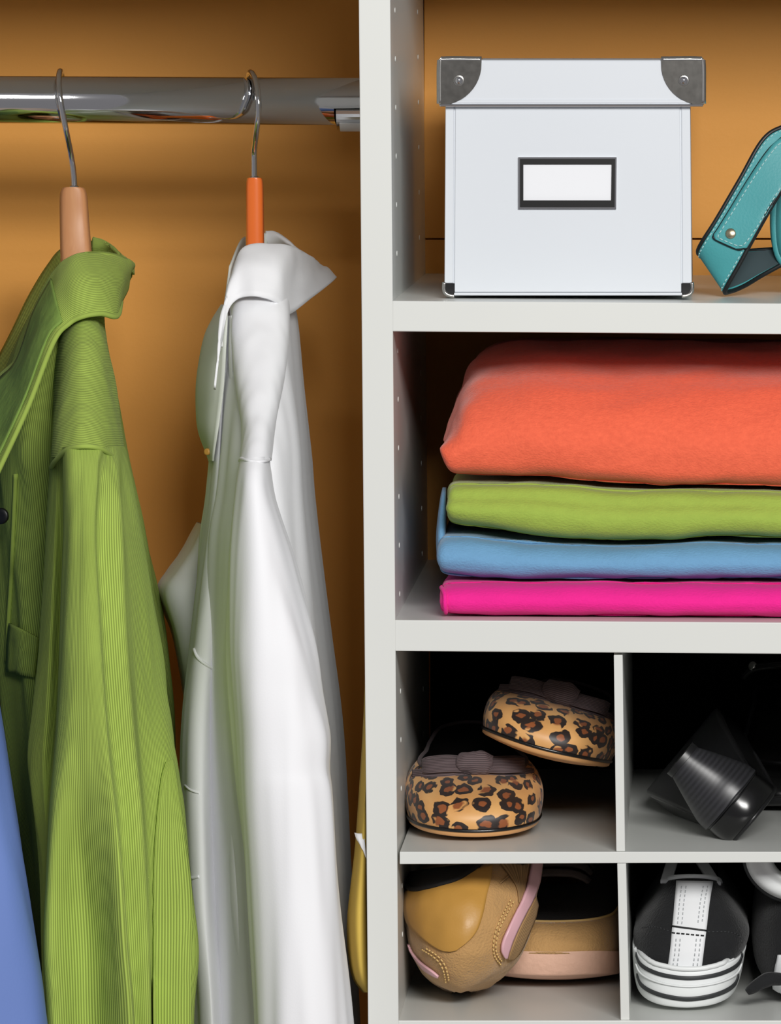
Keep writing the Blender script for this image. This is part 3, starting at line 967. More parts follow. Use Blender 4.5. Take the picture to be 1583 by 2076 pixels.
def frame(name, o4, i4, d0, d1, mat, parent):
    O = [pt(*p, d0) for p in o4]; I = [pt(*p, d0) for p in i4]
    Ob = [pt(*p, d1) for p in o4]; Ib = [pt(*p, d1) for p in i4]
    vs = O + I + Ob + Ib
    fs = []
    for i in range(4):
        j = (i + 1) % 4
        fs += [(i, j, 4 + j, 4 + i), (8 + i, 12 + i, 12 + j, 8 + j), (i, 8 + i, 8 + j, j), (4 + i, 4 + j, 12 + j, 12 + i)]
    return obj(name, vs, fs, mat, parent, False)


lh = frame('label_holder', [(1053, 321), (1248, 321), (1247, 421), (1053, 421)], [(1061, 333), (1240, 333), (1239, 406), (1061, 406)], -0.0026, -0.0008, M['dark_steel'], sb)
frame('holder_rim', [(1051, 318.5), (1250, 318.5), (1249, 423.5), (1051, 423.5)], [(1054, 322), (1247, 322), (1246, 420), (1054, 420)], -0.0030, -0.0008, M['chrome'], lh)
prism_px('label_card', [(1059, 331), (1242, 331), (1241, 408), (1059, 408)], -0.0014, -0.0007, M['card'], sb, 0.0002)

# ------------------------------------------------------------------ teal bag
bag = thing('teal_handbag', 'teal leather handbag with black-edged strap beside the white storage box', 'handbag', P(1760, 590, 0.16))
TE = M['teal']
rows = []
for k, (Y, sc) in enumerate(((.135, .10), (.122, .6), (.118, .86), (.124, .97), (.14, 1.0), (.19, 1.0), (.206, .97), (.212, .86), (.208, .6), (.195, .10))):
    sec = []
    for j in range(24):
        a = 2 * math.pi * j / 24
        c, s_ = math.cos(a), math.sin(a)
        x = math.copysign(abs(c) ** .62, c); y = math.copysign(abs(s_) ** .62, s_)
        p = P(1770 + x * 205 * sc, 449 + y * 124 * sc, .16)
        sec.append(Vector((p.x, Y, p.z)))
    rows.append(sec)
loft('bag_body', rows, TE, bag, 40, 96, True, caps=True)
for Yp in (.127, .203):
    pp = []
    for j in range(24):
        a = 2 * math.pi * j / 24
        c, s_ = math.cos(a), math.sin(a)
        x = math.copysign(abs(c) ** .62, c); y = math.copysign(abs(s_) ** .62, s_)
        p = P(1770 + x * 203 * .985, 449 + y * 124 * .985, .16)
        pp.append(Vector((p.x, Yp, p.z)))
    tube('bag_piping', pp, 0.0028, TE, bag, 10, True, 96)
# strap
SA = [(1690, 215, .095), (1600, 252, .092), (1549, 281, .088), (1500, 364, .085), (1452, 446, .084), (1424, 490, .086), (1415, 512, .094), (1428, 516, .108), (1470, 512, .122), (1530, 508, .134), (1600, 503, .142)]
SBb = [(1740, 300, .092), (1660, 318, .088), (1612, 348, .082), (1574, 402, .078), (1532, 474, .078), (1500, 533, .080), (1470, 588, .086), (1480, 591, .099), (1508, 580, .110), (1545, 558, .121), (1600, 528, .130)]
rows = [[P(*a).lerp(P(*b), t) for t in (0, .33, .67, 1)] for a, b in zip(SA, SBb)]
so, Gst = loft('strap', rows, TE, bag, 90, 14, False, solid=0.0016)
so.data.materials.append(M['teal_back'])
Nst = grid_norm(Gst, False)
sgn = -1.0 if Nst[30, 7][1] > 0 else 1.0          # +1 where the normal already faces outwards (viewer side)
off = Nst * sgn
lin = Gst - off * 0.0010
obj('strap_lining', [Vector(v) for v in lin[:, 1:-1].reshape(-1, 3)], grid_faces(90, 12, False), M['teal_back'], so, True)
for c in (0, -1):
    tube('edge_binding', [Vector(v) for v in Gst[:, c]], 0.0015, M['black_edge'], so, 8)
st = [[Vector(v) for v in (Gst[:, 1] + off[:, 1] * 0.0011)], [Vector(v) for v in (Gst[:, -2] + off[:, -2] * 0.0011)]]
dashes('stitching', st, 0.00035, 0.0022, 0.0011, M['thread_teal'], so)
bst = bvh_of((Gst, False))
# second layer riveted on top
TA = [(1640, 262), (1583, 282), (1556, 308), (1520, 362), (1482, 424), (1457, 464), (1449, 476), (1452, 485)]
TB = [(1690, 320), (1640, 340), (1606, 366), (1578, 408), (1546, 462), (1519, 499), (1508, 503), (1494, 504)]
tg_ = patch('strap_tab', TA, TB, bst, TE, so, 40, 12, 0.0022, 0.0016)
loop = TA + TB[::-1]
tube('edge_binding', on_line(loop[1:-1], bst, 0.0018, 120), 0.00085, M['black_edge'], so, 8)
inA = [(1640, 270), (1588, 289), (1563, 314), (1527, 367), (1489, 428), (1464, 468), (1457, 478), (1461, 483), (1494, 497), (1503, 497), (1512, 494), (1539, 457), (1571, 403), (1600, 361), (1640, 332)]
dashes('stitching', [on_line(inA, bst, 0.0034, 140)], 0.00035, 0.0022, 0.0011, M['thread_teal'], so)
disc('rivet', hit(bst, 1483, 474, 0.0028), 0.0033, 0.0008, (-0.1, -1, 0.15), M['brass'], so, 20, 0.0005)


# ------------------------------------------------------------------ folded knitwear
def folded(name, label, mat, top, bot, x0, Yf, Yb, front, seed, amp=0.0012, lead=None, n=15):
    """a folded garment: sections across the shelf, rounded fold to the front.
    top/bot: photo rows at columns; front: list of (depth fraction, height fraction) of the front profile"""
    t = thing(name, label, 'folded shirt', P(1500, np.interp(1500, *zip(*bot)), 0.2), 'folded shirts stacked on the shelf')
    xs = [x0, x0 + 3, x0 + 10, x0 + 24, x0 + 60, x0 + 140, x0 + 240, x0 + 340, x0 + 440, x0 + 560, x0 + 680, x0 + 900, x0 + 1100, x0 + 1150, x0 + 1156]
    end = [0.30, 0.62, 0.84, 0.94, 0.99, 1, 1, 1, 1, 1, 1, 1, 0.95, 0.6, 0.1]
    rows = []
    for x, e in zip(xs, end):
        yt, yb = np.interp(x, *zip(*top)), np.interp(x, *zip(*bot))
        ym = yb + (yt - yb) * 0.42
        yt2, yb2 = ym + (yt - ym) * e, ym + (yb - ym) * e
        sec = []
        for d, h in front:
            py = yb2 + (yt2 - yb2) * h
            q = P(x, py, Yf)
            q.y = Yf + d + (1 - e) * 0.012
            sec.append(q)
        zt, zbm = sec[-1].z, sec[0].z
        xx = sec[-1].x
        xb = P(x, 0, Yf).x
        for Y, h in ((Yf + (Yb - Yf) * .55, 1.0), (Yb - .02, .92), (Yb, .5), (Yb - .02, .04), (Yf + (Yb - Yf) * .5, 0.0)):
            sec.append(Vector((xb, Y, zbm + (zt - zbm) * h)))
        rows.append(sec)
    A = np.array([[tuple(p) for p in r] for r in rows])
    o, G = loft('folded_body', rows, mat, t, 150, 90, True, caps=True, wr=(amp, 26, 40, seed))
    return t, G


FR = [(0.030, 0.0), (0.014, 0.03), (0.005, 0.13), (0.001, 0.30), (0.0, 0.48), (0.002, 0.68), (0.008, 0.86), (0.018, 0.96), (0.036, 1.0)]
t, G = folded('folded_shirt', 'magenta folded shirt at the bottom of the stack', M['pink_knit'], [(880, 1184), (1583, 1186), (2100, 1188)], [(880, 1250), (1583, 1254), (2100, 1257)], 889, 0.014, 0.34, FR, 1.0)
bq = bvh_of((G, True))
tube('sleeve_fold', on_line([(893, 1186), (902, 1205), (903, 1225), (906, 1250)], bq, 0.0006, 20), 0.0014, M['pink_knit'], t, 8)
t, G = folded('folded_shirt', 'sky blue folded shirt between the magenta and the green one', M['blue_knit'], [(880, 1086), (960, 1092), (1080, 1103), (1250, 1113), (1430, 1105), (1583, 1107), (2100, 1107)], [(880, 1170), (1000, 1176), (1200, 1178), (1320, 1177), (1583, 1176), (2100, 1178)], 885, 0.020, 0.34, FR, 2.0, 0.0016)
rows = []
for py, L, R, Yf, Yb in ((988, 897, 905, .075, .20), (1005, 893, 905, .06, .25), (1040, 888, 905, .052, .28), (1080, 884, 905, .05, .30), (1110, 884, 905, .05, .31), (1130, 886, 905, .05, .31)):
    rows.append(ell(py, L, R, Yf, Yb, 14, 5))
loft('sleeve_fold', rows, M['blue_knit'], t, 30, 40, True, caps=True)
t, G = folded('folded_shirt', 'lime green folded shirt under the coral one', M['green_knit'], [(880, 982), (1130, 984), (1250, 997), (1583, 1001), (2100, 1004)], [(880, 1066), (960, 1072), (1080, 1086), (1160, 1096), (1250, 1100), (1330, 1098), (1430, 1090), (1583, 1095), (2100, 1096)], 902, 0.018, 0.33,
              [(0.030, 0.0), (0.014, 0.03), (0.005, 0.13), (0.001, 0.28), (0.0, 0.44), (0.002, 0.58), (0.006, 0.70), (0.010, 0.88), (0.018, 0.96), (0.036, 1.0)], 3.0, 0.0015)
t, G = folded('folded_shirt', 'thick coral orange folded shirt on top of the stack', M['orange_knit'], [(880, 880), (893, 880), (900, 850), (925, 790), (950, 745), (1000, 722), (1100, 718), (1300, 720), (1583, 722), (2100, 722)], [(880, 950), (893, 930), (908, 964), (1000, 968), (1130, 971), (1200, 982), (1300, 986), (1583, 990), (2100, 992)], 893, 0.022, 0.33,
              [(0.030, 0.0), (0.014, 0.015), (0.005, 0.06), (0.001, 0.14), (0.0, 0.3), (0.006, 0.48), (0.020, 0.64), (0.042, 0.77), (0.072, 0.88), (0.105, 0.95), (0.15, 1.0)], 4.0, 0.002)


# ------------------------------------------------------------------ shoes, parametric last: toe at y=0 (towards -y), heel at +y, sole on z=0
def half_loop(h):
    """mirror a half outline (toe..heel) to a closed loop: toe, right side, heel, left side"""
    L = [tuple(p) for p in h]
    return L + [(-p[0],) + p[1:] for p in L[-2:0:-1]]


def last_upper(Bh, Th, zb, nu=96, nv=18, bulge=1.03, cz=0.85, z0=0.004, crown=0.0):
    B = cat1(np.array([(x, y, 0) for x, y in half_loop(Bh)], float), nu, True)
    T = cat1(np.array(half_loop(Th), float), nu, True)
    G = np.zeros((nv, nu, 3))
    cy = B[:, 1].mean()
    for j in range(nu):
        b = B[j].copy(); t = T[j].copy()
        t[2] += zb(t[1])
        c = b.copy()
        c[0] *= bulge
        c[1] = cy + (b[1] - cy) * (1 + (bulge - 1) * 0.5)
        b[2] = zb(b[1]) + z0 + crown * (b[0] / .043) ** 2
        c[2] = b[2] + (t[2] - b[2]) * cz
        for i in range(nv):
            s = i / (nv - 1)
            G[i, j] = b * (1 - s) ** 2 + 2 * c * s * (1 - s) + t * s * s
    return G, B, T


def sole_slab(name, B, zb, h0, h1, mat, parent, sx=1.0, crown=0.0):
    n = len(B)
    cy = B[:, 1].mean()
    vs = []
    for (hh, k) in ((h0, 0.955), (h0 + 0.0008, 0.99), (h1, 1.0)):
        for b in B:
            x, y = b[0] * k * sx, cy + (b[1] - cy) * (1 - (1 - k) * 0.5)
            vs.append(Vector((x, y, zb(y) + hh + crown * (b[0] / .043) ** 2)))
    fs = []
    for r in range(2):
        for j in range(n):
            j2 = (j + 1) % n
            fs.append((r * n + j, r * n + j2, (r + 1) * n + j2, (r + 1) * n + j))

    nm = len(vs)

    def cap(r):
        # cap in cross strips with a middle line, so that a curved, crowned sole stays smooth
        m0 = len(vs)
        hh = h0 if r == 0 else h1
        K = (1.0, .75, .5, .25, 0.0, -.25, -.5, -.75, -1.0)
        nk = len(K)
        for j in range(n // 2 + 1):
            e = vs[r * n + j]
            xb_ = B[j][0]
            for q in K:
                vs.append(Vector((e.x * q, e.y, zb(e.y) + hh + crown * (xb_ * q / .043) ** 2)))
        out = []
        for j in range(n // 2):
            for c in range(nk - 1):
                a0 = m0 + j * nk + c
                out.append((a0, a0 + 1, a0 + nk + 1, a0 + nk))
        return out
    fs += cap(0) + [tuple(reversed(f)) for f in cap(2)]
    return obj(name, vs, fs, mat, parent, True, local=True)


def ribbon(name, path, wdir, width, mat, parent, n=40, thick=0.0007):
    A = cat1(np.array(path, float), n, False)
    wd = np.array(wdir, float)
    wd = wd / np.linalg.norm(wd)
    vs = []
    m = 5
    for i in range(n):
        for j in range(m):
            vs.append(Vector(A[i] + wd * width * (j / (m - 1) - 0.5)))
    G = np.array([tuple(v) for v in vs]).reshape(n, m, 3)
    return obj(name, vs, grid_faces(n, m, False), mat, parent, True, grid_uv(G, False), local=True, solid=thick)


FB = [(0, 0), (.0215, .0045), (.0355, .021), (.0420, .048), (.0430, .076), (.038, .115), (.032, .155), (.031, .195), (.024, .228), (0, .238)]
FT = [(0, .058, .0350), (.014, .060, .0352), (.027, .068, .0355), (.0345, .084, .037), (.0365, .105, .0385), (.0345, .13, .039), (.031, .16, .039), (.0285, .19, .041), (.020, .220, .047), (0, .232, .049)]


def flat_shoe(label, du):
    t = thing('ballet_flat', label, 'shoe', (0, 0, 0), 'shoes in the cubbies')
    zb = lambda y: 0.003 * max(0, 1 - y / .06) ** 2
    G, B, T = last_upper([(x * .955, y) for x, y in FB], [(x * .93, y, z_) for x, y, z_ in FT], zb, 128, 24, 1.16, 0.80, 0.004, 0.0055)
    G = np.roll(G, 64, axis=1)
    o = obj('upper', [Vector(p) for p in G.reshape(-1, 3)], grid_faces(24, 128, True), M['leopard'], t, True, [(a + du, b + du * .37) for a, b in grid_uv(G, True)], local=True)
    N = grid_norm(G, True)
    ctr = np.array([0, .12, .02])
    s = np.sign((N * (G - ctr)).sum(2, keepdims=True).mean())
    Gi = G - N * s * 0.0013
    obj('lining', [Vector(p) for p in Gi.reshape(-1, 3)], grid_faces(24, 128, True), M['black_lining'], t, True, local=True)
    tube('topline_binding', [Vector(p) for p in G[-1]], 0.0012, M['grosgrain'], t, 8, True, local=True)
    wl = np.array([(b[0] * 1.0, .119 + (b[1] - .119) * 1.0, zb(b[1]) + 0.0038 + 0.0055 * (b[0] / .043) ** 2) for b in B])
    tube('welt', [Vector(p) for p in wl], 0.0012, M['patent'], t, 8, True, local=True)
    sole_slab('sole', B, zb, 0.0, 0.0036, M['sole_tan'], t, 1.0, 0.0055)
    ins = sole_slab('insole', B * np.array([.95, 1, 1]), zb, 0.0040, 0.0060, M['black_lining'], t)
    # bow of grosgrain ribbon across the throat
    z = 0.0405
    wd = (0, 0.6, 0.8)
    def bw(pts):
        return [(x, y + .008, q) for x, y, q in pts]
    ribbon('bow_loop', bw([(-.004, .052, z), (-.016, .047, z + .001), (-.028, .049, z), (-.0325, .056, z - .001), (-.028, .062, z), (-.016, .061, z + .001), (-.003, .057, z)]), wd, .0105, M['grosgrain'], t)
    ribbon('bow_loop', bw([(.004, .052, z), (.016, .047, z), (.027, .050, z), (.0315, .058, z - .001), (.027, .063, z), (.016, .061, z), (.003, .057, z)]), wd, .0105, M['grosgrain'], t)
    ribbon('bow_tail', bw([(-.006, .050, z - .004), (-.018, .046, z - .005), (-.030, .049, z - .006), (-.0385, .058, z - .008)]), (0, .3, .95), .0095, M['grosgrain'], t)
    ribbon('bow_tail', bw([(.006, .050, z - .004), (.018, .047, z - .005), (.030, .053, z - .006), (.0375, .063, z - .008)]), (0, .3, .95), .0090, M['grosgrain'], t)
    kn = []
    for x, r in ((-.011, .0042), (-.008, .0066), (0, .0075), (.008, .0068), (.0115, .0045)):
        kn.append([Vector((x, .0585 + math.cos(a) * r * .75, z + .001 + math.sin(a) * r * 1.05)) for a in [2 * math.pi * k / 12 for k in range(12)]])
    loft('bow_knot', kn, M['grosgrain'], t, 24, 28, True, caps=True, local=True, wr=(0.0012, 160, 160, 1.3))
    return t


def place(t, loc, rx=0, ry=0, rz=0):
    t.location = loc
    t.rotation_euler = (math.radians(rx), math.radians(ry), math.radians(rz))


s1 = flat_shoe('leopard print ballet flat standing upright on the cubby floor', 0.0)
p = P(964, 1700, .046)
z_sh = P(0, 1727, 0.001).z
place(s1, (p.x, .046, z_sh + 0.0002), 0, 0, 3)
s2 = flat_shoe('leopard print ballet flat tipped up, leaning above the other flat', 0.31)
p = P(1088, 1545, .060)
place(s2, (p.x - .001, .060, p.z + .0025), -6.5, 15, -4.5)

# ---- black heeled pumps
PB = [(0, 0), (.018, .004), (.030, .022), (.035, .05), (.034, .08), (.028, .12), (.023, .155), (.023, .19), (.019, .218), (0, .228)]
PT = [(0, .052, .026), (.012, .055, .026), (.022, .066, .026), (.028, .085, .026), (.029, .11, .025), (.026, .135, .023), (.023, .16, .021), (.022, .19, .020), (.017, .213, .020), (0, .226, .020)]
HH = 0.038


def sst(a, b, x):
    x = min(1, max(0, (x - a) / (b - a)))
    return x * x * (3 - 2 * x)


def pump(label):
    t = thing('heeled_pump', label, 'shoe', (0, 0, 0), 'shoes in the cubbies')
    zb = lambda y: HH * sst(.07, .185, y) + 0.006 * max(0, 1 - y / .05) ** 2
    G, B, T = last_upper(PB, PT, zb, 112, 20, 1.04, 0.9)
    obj('upper', [Vector(p) for p in G.reshape(-1, 3)], grid_faces(20, 112, True), M['patent'], t, True, local=True, solid=0.0014, offset=-1)
    tube('topline_binding', [Vector(p) for p in G[-1]], 0.0016, M['black_leather'], t, 8, True, local=True)
    sole_slab('sole', B, zb, 0.0, 0.0042, M['black_leather'], t)
    sole_slab('insole', B * np.array([.94, 1, 1]), zb, 0.0048, 0.0062, M['black_lining'], t)
    rows = []
    for z, yf, yb, hw in ((HH + .003, .168, .229, .0240), (HH - .004, .172, .2285, .0232), (HH - .012, .180, .227, .0205), (HH - .024, .190, .226, .0160), (.0045, .200, .225, .0122), (.004, .200, .225, .0122)):
        sec = []
        for k in range(20):
            a = 2 * math.pi * k / 20
            c, s_ = math.cos(a), math.sin(a)
            y = s_
            pw = .5 if s_ < 0 else .95
            yy = (yf + yb) / 2 + math.copysign(abs(s_) ** pw, s_) * (yb - yf) / 2
            xx = math.copysign(abs(c) ** (.55 if s_ < 0 else .8), c) * hw
            sec.append(Vector((xx, yy, z)))
        rows.append(sec)
    h, _ = loft('heel', rows, M['heel_stack'], t, 40, 60, True, caps=True, local=True)
    tip = [[Vector((p.x * 1.02, .2125 + (p.y - .2125) * 1.02, z)) for p in rows[-1]] for z in (.0038, .0036, .0002, 0.0)]
    loft('heel_tip', tip, M['black_leather'], h, 8, 60, True, caps=True, local=True)
    return t


h1 = pump('black heeled pump toppled over with its stacked heel in the air')
dn = Vector((-0.76, 0.05, 0.64)).normalized()          # heel-down direction of the shoe
toe = Vector((-0.09, 0.97, 0.0))
zl = -dn
yl = -toe
yl = (yl - zl * yl.dot(zl)).normalized()
xl = yl.cross(zl)
R3 = Matrix((xl, yl, zl)).transposed()
tipc = Vector((0, .225, 0))
h1.matrix_world = Matrix.Translation(P(1378, 1538, .05) - R3 @ tipc) @ R3.to_4x4()
h2 = pump('black heeled pump standing at the frame edge behind the toppled one')
p = P(1605, 1560, .19)
place(h2, (p.x, .19, z_sh + .0002), 0, 0, 0)
# strap and buckle of the standing pump
tube('ankle_strap', [Vector(v) for v in ((-.030, .12, .075), (-.022, .10, .083), (0, .085, .086), (.022, .10, .083), (.030, .12, .075))], 0.0025, M['patent'], h2, 8, samples=30, local=True)
disc('buckle', (-.024, .100, .084), .003, .002, (-.6, -.6, .4), M['steel'], h2, 16, local=True)

# ---- tan sneakers
z_b4 = P(0, 2069, 0).z
n1 = thing('suede_sneaker', 'tan suede sneaker tipped on its toe, ochre heel patch and pink piping showing', 'shoe', P(950, 2010, .1), 'shoes in the cubbies')
rows = []
for py, L, R, Yf, sk in ((1752, 880, 1100, .060, 0), (1775, 838, 1096, .046, 0), (1800, 822, 1092, .036, 0), (1832, 815, 1086, .028, 0), (1880, 823, 1078, .022, 0), (1925, 832, 1062, .021, 0), (1960, 848, 1040, .025, 0), (1985, 868, 1012, .032, 0), (2003, 893, 980, .043, 0), (2012, 915, 955, .056, 0)):
    sec = []
    mid = L + (R - L) * .48
    Yb = .24
    for f, d in ((0.0, .075), (.03, .045), (.12, .020), (.28, .005), (.48, .0), (.68, .006), (.86, .020), (.97, .036), (1.0, .050)):
        sec.append(P(L + (R - L) * f, py, Yf + d))
    for f, Y in ((.97, Yf + .064), (.8, Yf + .074), (.5, Yf + .085), (.2, Yf + .13), (.03, Yf + .115)):
        q = P(L + (R - L) * f, py, Yf + .075)
        sec.append(Vector((q.x, Y, q.z)))
    rows.append(sec)
o, Gn = loft('suede_heel', rows, M['suede_tan'], n1, 90, 120, True, wr=(0.0012, 50, 50, 2.1))
bn = bvh_of((Gn, True))
patch('heel_patch', [(826, 1806), (822, 1832), (828, 1868), (846, 1890), (872, 1912), (896, 1925), (914, 1928)], [(998, 1756), (994, 1784), (986, 1815), (978, 1850), (966, 1885), (946, 1910), (926, 1926)], bn, M['leather_ochre'], n1, 40, 24, 0.0012, 0.0012)
patch('heel_opening', [(834, 1772), (828, 1790), (830, 1803), (850, 1806)], [(985, 1752), (966, 1764), (935, 1784), (880, 1801)], bn, M['black_lining'], n1, 20, 16, 0.0016, 0.001)
tube('collar_lip', on_line([(828, 1782), (830, 1800), (850, 1806), (880, 1801), (920, 1790), (950, 1775), (970, 1760)], bn, 0.0018), 0.0016, M['black_lining'], n1, 8)
patch('mesh_side', [(1012, 1752), (1030, 1775), (1045, 1800), (1050, 1830)], [(1072, 1752), (1066, 1780), (1060, 1810), (1052, 1834)], bn, M['mesh_tan'], n1, 24, 12, 0.0010, 0.0008)
patch('pink_stripe', [(1074, 1752), (1066, 1790), (1050, 1832), (1030, 1872), (1015, 1905), (1012, 1925), (1018, 1938)], [(1092, 1752), (1084, 1795), (1070, 1830), (1052, 1864), (1036, 1898), (1026, 1925), (1022, 1938)], bn, M['pink'], n1, 40, 8, 0.0022, 0.0022)
patch('ribbed_edge', [(1080, 1818), (1064, 1850), (1048, 1880), (1036, 1908), (1028, 1930), (1026, 1942)], [(1084, 1835), (1078, 1862), (1066, 1892), (1056, 1915), (1046, 1932), (1036, 1942)], bn, M['mesh_tan'], n1, 30, 8, 0.0018, 0.0016)
patch('pink_stripe', [(832, 1912), (840, 1930), (858, 1950), (880, 1966), (892, 1976)], [(836, 1926), (846, 1942), (862, 1962), (880, 1974), (891, 1979)], bn, M['pink'], n1, 24, 6, 0.0016, 0.0014)
dashes('stitching', [on_line([(1040, 1828), (1024, 1855), (1010, 1885), (1003, 1915), (1006, 1935), (1018, 1950)], bn, 0.001), on_line([(1034, 1824), (1018, 1852), (1005, 1882), (998, 1914), (1001, 1938), (1014, 1955)], bn, 0.001),
                     on_line([(858, 1924), (880, 1938), (894, 1952), (902, 1970), (906, 1992)], bn, 0.001), on_line([(866, 1922), (888, 1936), (902, 1952), (909, 1972), (912, 1990)], bn, 0.001)], 0.0005, 0.0018, 0.0010, M['thread_tan'], n1)

SB_ = [(0, 0), (.026, .004), (.0405, .022), (.0445, .05), (.0445, .085), (.040, .125), (.036, .165), (.036, .205), (.028, .245), (0, .256)]
ST = [(0, .088, .056), (.012, .089, .057), (.020, .096, .060), (.024, .112, .064), (.027, .135, .068), (.028, .16, .068), (.027, .19, .068), (.026, .215, .072), (.018, .242, .078), (0, .252, .080)]
n2 = thing('suede_sneaker', 'tan suede sneaker lying flat with blush midsole and charcoal laces', 'shoe', (0, 0, 0), 'shoes in the cubbies')
zb = lambda y: 0.011 * max(0, 1 - y / .07) ** 2
G2, B2, T2 = last_upper([(x * .94, y) for x, y in SB_], ST, zb, 112, 26, 1.03, 0.88, 0.013, 0.004)
cut = 10
obj('toe_cap', [Vector(p) for p in G2[:cut + 1].reshape(-1, 3)], grid_faces(cut + 1, 112, True), M['suede_tan'], n2, True, local=True, solid=0.0016, offset=-1)
obj('vamp', [Vector(p) for p in G2[cut:].reshape(-1, 3)], grid_faces(26 - cut, 112, True), M['dark_mesh'], n2, True, local=True)
sole_slab('midsole', B2 * np.array([1.03, 1.0, 1]), zb, 0.0, 0.0145, M['midsole'], n2, 1.0, 0.004)
for k in range(4):
    y = .076 + .018 * k
    z = .060 + .004 * k
    ribbon('lace', [(-.030 + .002 * k, y + .016, z - .012), (-.016, y + .004, z + .002), (0, y, z + .005), (.016, y + .004, z + .002), (.030 - .002 * k, y + .016, z - .012)], (0, 1, .5), .007, M['lace'], n2, 30, 0.0014)
tube('toe_seam', [Vector(p) for p in G2[cut]], 0.0009, M['thread_tan'], n2, 6, True, local=True)
p = P(1113, 2010, .112)
place(n2, (p.x, .112, z_b4 + .0002), 0, 0, -2)

# ---- black sneaker with white heel strip, heel to the viewer
k1 = thing('striped_sneaker', 'black suede sneaker with white heel strip and striped white rubber sole', 'shoe', P(1400, 2045, .1), 'shoes in the cubbies')


def heel_sec(py, L, R, Yf, rise, Yb=.25, dY=.05):
    """section of a heel: py in the middle front, ends risen by rise rows"""
    sec = []
    for f, d, r in ((0.0, 1.0, 1.0), (.02, .62, .66), (.10, .28, .34), (.26, .07, .10), (.5, 0, 0), (.74, .07, .10), (.90, .28, .34), (.98, .62, .66), (1.0, 1.0, 1.0)):
        sec.append(P(L + (R - L) * f, py - rise * r, Yf + dY * d))
    a, b = sec[-1], sec[0]
    w_ = (a.x - b.x) / 2
    cx = (a.x + b.x) / 2
    for f, Y in ((.98, .14), (.97, .19), (.7, .235), (0, .25), (-.7, .235), (-.97, .19), (-.98, .14)):
        sec.append(Vector((cx + f * w_, Y, a.z)))
    return sec


rub = [heel_sec(2043, 1296, 1486, .036, 44), heel_sec(2040, 1290, 1494, .0335, 50), heel_sec(2020, 1285, 1502, .031, 52), heel_sec(1998, 1283, 1507, .030, 54), heel_sec(1975, 1282, 1511, .030, 55), heel_sec(1964, 1283, 1513, .0315, 55), heel_sec(1963, 1290, 1508, .036, 55)]
_, Gr = loft('rubber_sole', rub, M['rubber_white'], k1, 40, 120, True, caps=True)
br = bvh_of((Gr, True))
def band(y0, h, l, r, rise):
    A_ = [(l, y0 - rise), (l + 8, y0 - rise * .62), (l + 28, y0 - rise * .33), (l + 60, y0 - rise * .11), ((l + r) / 2, y0), (r - 60, y0 - rise * .11), (r - 28, y0 - rise * .33), (r - 8, y0 - rise * .62), (r, y0 - rise)]
    return A_, [(x, y + h) for x, y in A_]
for y0, h, l, r in ((1979, 8, 1290, 1504), (2021, 8, 1292, 1496)):
    A_, B_ = band(y0, h, l, r, 48)
    patch('sole_stripe', A_, B_, br, M['rubber_black'], k1, 60, 4, 0.0004, 0.0008)
A_, B_ = band(1998, 3, 1291, 1501, 46)
patch('sole_ridge', A_, B_, br, M['rubber_white'], k1, 60, 4, 0.0008, 0.0010)
up = [heel_sec(1966, 1291, 1506, .037, 52), heel_sec(1950, 1287, 1512, .037, 48), heel_sec(1925, 1287, 1516, .038, 38), heel_sec(1895, 1295, 1512, .041, 24), heel_sec(1860, 1307, 1500, .046, 12), heel_sec(1830, 1321, 1486, .051, 4), heel_sec(1805, 1334, 1470, .056, -2), heel_sec(1788, 1343, 1462, .060, -6), heel_sec(1779, 1347, 1458, .064, -10)]
_, Gu = loft('upper', up, M['black_suede'], k1, 70, 120, True, solid=0.0016)
bu = bvh_of((Gu, True))
patch('heel_strip', [(1374, 1789), (1369, 1835), (1364, 1883), (1360, 1925), (1354, 1968)], [(1441, 1790), (1436, 1835), (1431, 1885), (1426, 1925), (1420, 1970)], bu, M['canvas_white'], k1, 40, 12, 0.0013, 0.0012)
tube('strip_crease', on_line([(1364, 1880), (1395, 1884), (1431, 1889)], bu, 0.0022, 16), 0.0006, M['black_edge'], k1, 6)
dashes('stitching', [on_line([(1364, 1893), (1395, 1896), (1429, 1899)], bu, 0.0022, 16)], 0.0005, 0.0020, 0.0010, M['black_edge'], k1)
dl = []
for dx in (10, 18, 49, 57):
    dl.append(on_line([(1374 + dx, 1800), (1369 + dx, 1835), (1365 + dx, 1876)], bu, 0.0020, 30))
    dl.append(on_line([(1362 + dx, 1905), (1359 + dx, 1935), (1355 + dx, 1962)], bu, 0.0020, 30))
dashes('stitching', dl, 0.00035, 0.0016, 0.0014, plain('grey_thread', (178, 182, 184), 0.8), k1)
dashes('stitching', [on_line([(1305, 1882), (1330, 1880), (1362, 1890)], bu, 0.0009, 30), on_line([(1434, 1890), (1470, 1890), (1495, 1897), (1502, 1915)], bu, 0.0009, 30)], 0.00035, 0.0016, 0.0012, M['rubber_black'], k1)
tube('top_binding', [Vector(p) for p in Gu[-1][0:61:4]], 0.0022, M['canvas_white'], k1, 10, samples=60)
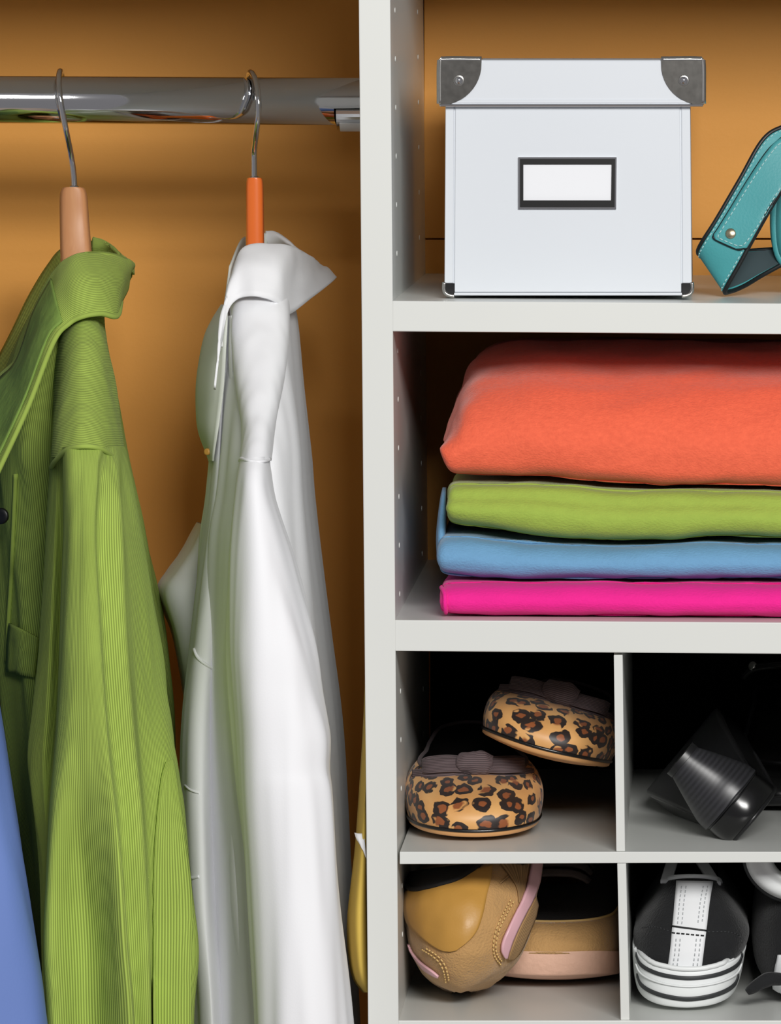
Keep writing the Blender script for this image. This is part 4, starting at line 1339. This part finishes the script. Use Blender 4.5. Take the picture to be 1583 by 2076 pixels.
# inner tongue straps standing up behind the heel
for a, b in (((1350, 1788, .075), (1366, 1735, .12)), ((1450, 1792, .075), (1414, 1735, .12))):
    q0, q1 = P(*a), P(*b)
    rows = [[q0.lerp(q1, t_) + Vector((dx, 0, 0)) for dx in (-.0035, 0, .0035)] for t_ in (0, .35, .7, 1)]
    loft('collar_edge', rows, M['canvas_white'], k1, 16, 8, False, solid=0.002)
tube('sole_lip', on_line([(1292, 1922), (1302, 1940), (1330, 1956), (1375, 1965), (1420, 1965), (1460, 1957), (1484, 1945)], bvh_of((Gu, True), (Gr, True)), 0.0010, 60), 0.0016, M['rubber_white'], k1, 8)

# ---- its mate, turned over at the frame edge
k2 = thing('striped_sneaker', 'second black sneaker lying on its side at the frame edge', 'shoe', P(1610, 2045, .1), 'shoes in the cubbies')
rows = []
for py, L, R, Yf in ((1770, 1556, 1690, .075), (1800, 1545, 1694, .06), (1850, 1533, 1696, .05), (1900, 1527, 1696, .048), (1950, 1526, 1696, .048), (1990, 1534, 1694, .052), (2015, 1556, 1690, .06), (2025, 1585, 1680, .075)):
    rows.append(ell(py, L, R, Yf, .26, 18, 2.6, True))
_, Gk = loft('upper', rows, M['black_suede'], k2, 50, 70, True, caps=True)
bk = bvh_of((Gk, True))
rows = []
for f in np.linspace(0, 1, 9):
    a = math.radians(200 - 100 * f)
    sec = []
    for r, Y in ((96, .060), (92, .040), (70, .036), (50, .040), (50, .12), (70, .14), (92, .13)):
        q = P(1612 + r * 1.05 * math.cos(a), 1728 - r * math.sin(a) * -1.0, Y) if False else P(1620 + r * 1.15 * math.cos(a), 1732 + r * 1.0 * abs(math.sin(a)) , Y)
        sec.append(q)
    rows.append(sec)
loft('rubber_sole', rows, M['rubber_white'], k2, 40, 40, True, caps=True)
for r in (58, 97):
    tube('sole_stripe', [P(1620 + r * 1.15 * math.cos(math.radians(200 - 100 * f)), 1732 + r * abs(math.sin(math.radians(200 - 100 * f))), .037 if r < 60 else .056) for f in np.linspace(0, 1, 12)], 0.0016, M['rubber_black'], k2, 8)
patch('side_strip', [(1580, 1935), (1574, 1965), (1570, 1995), (1574, 2016)], [(1610, 1935), (1606, 1965), (1602, 1995), (1600, 2020)], bk, M['canvas_white'], k2, 20, 8, 0.0014, 0.0012)
tube('lace', [P(1582, 1985, .045), P(1560, 1985, .042), P(1540, 1994, .040), P(1522, 2006, .040), P(1514, 2012, .040)], [0.004, 0.0045, 0.0035, 0.002], M['black_suede'], k2, 10, samples=24)
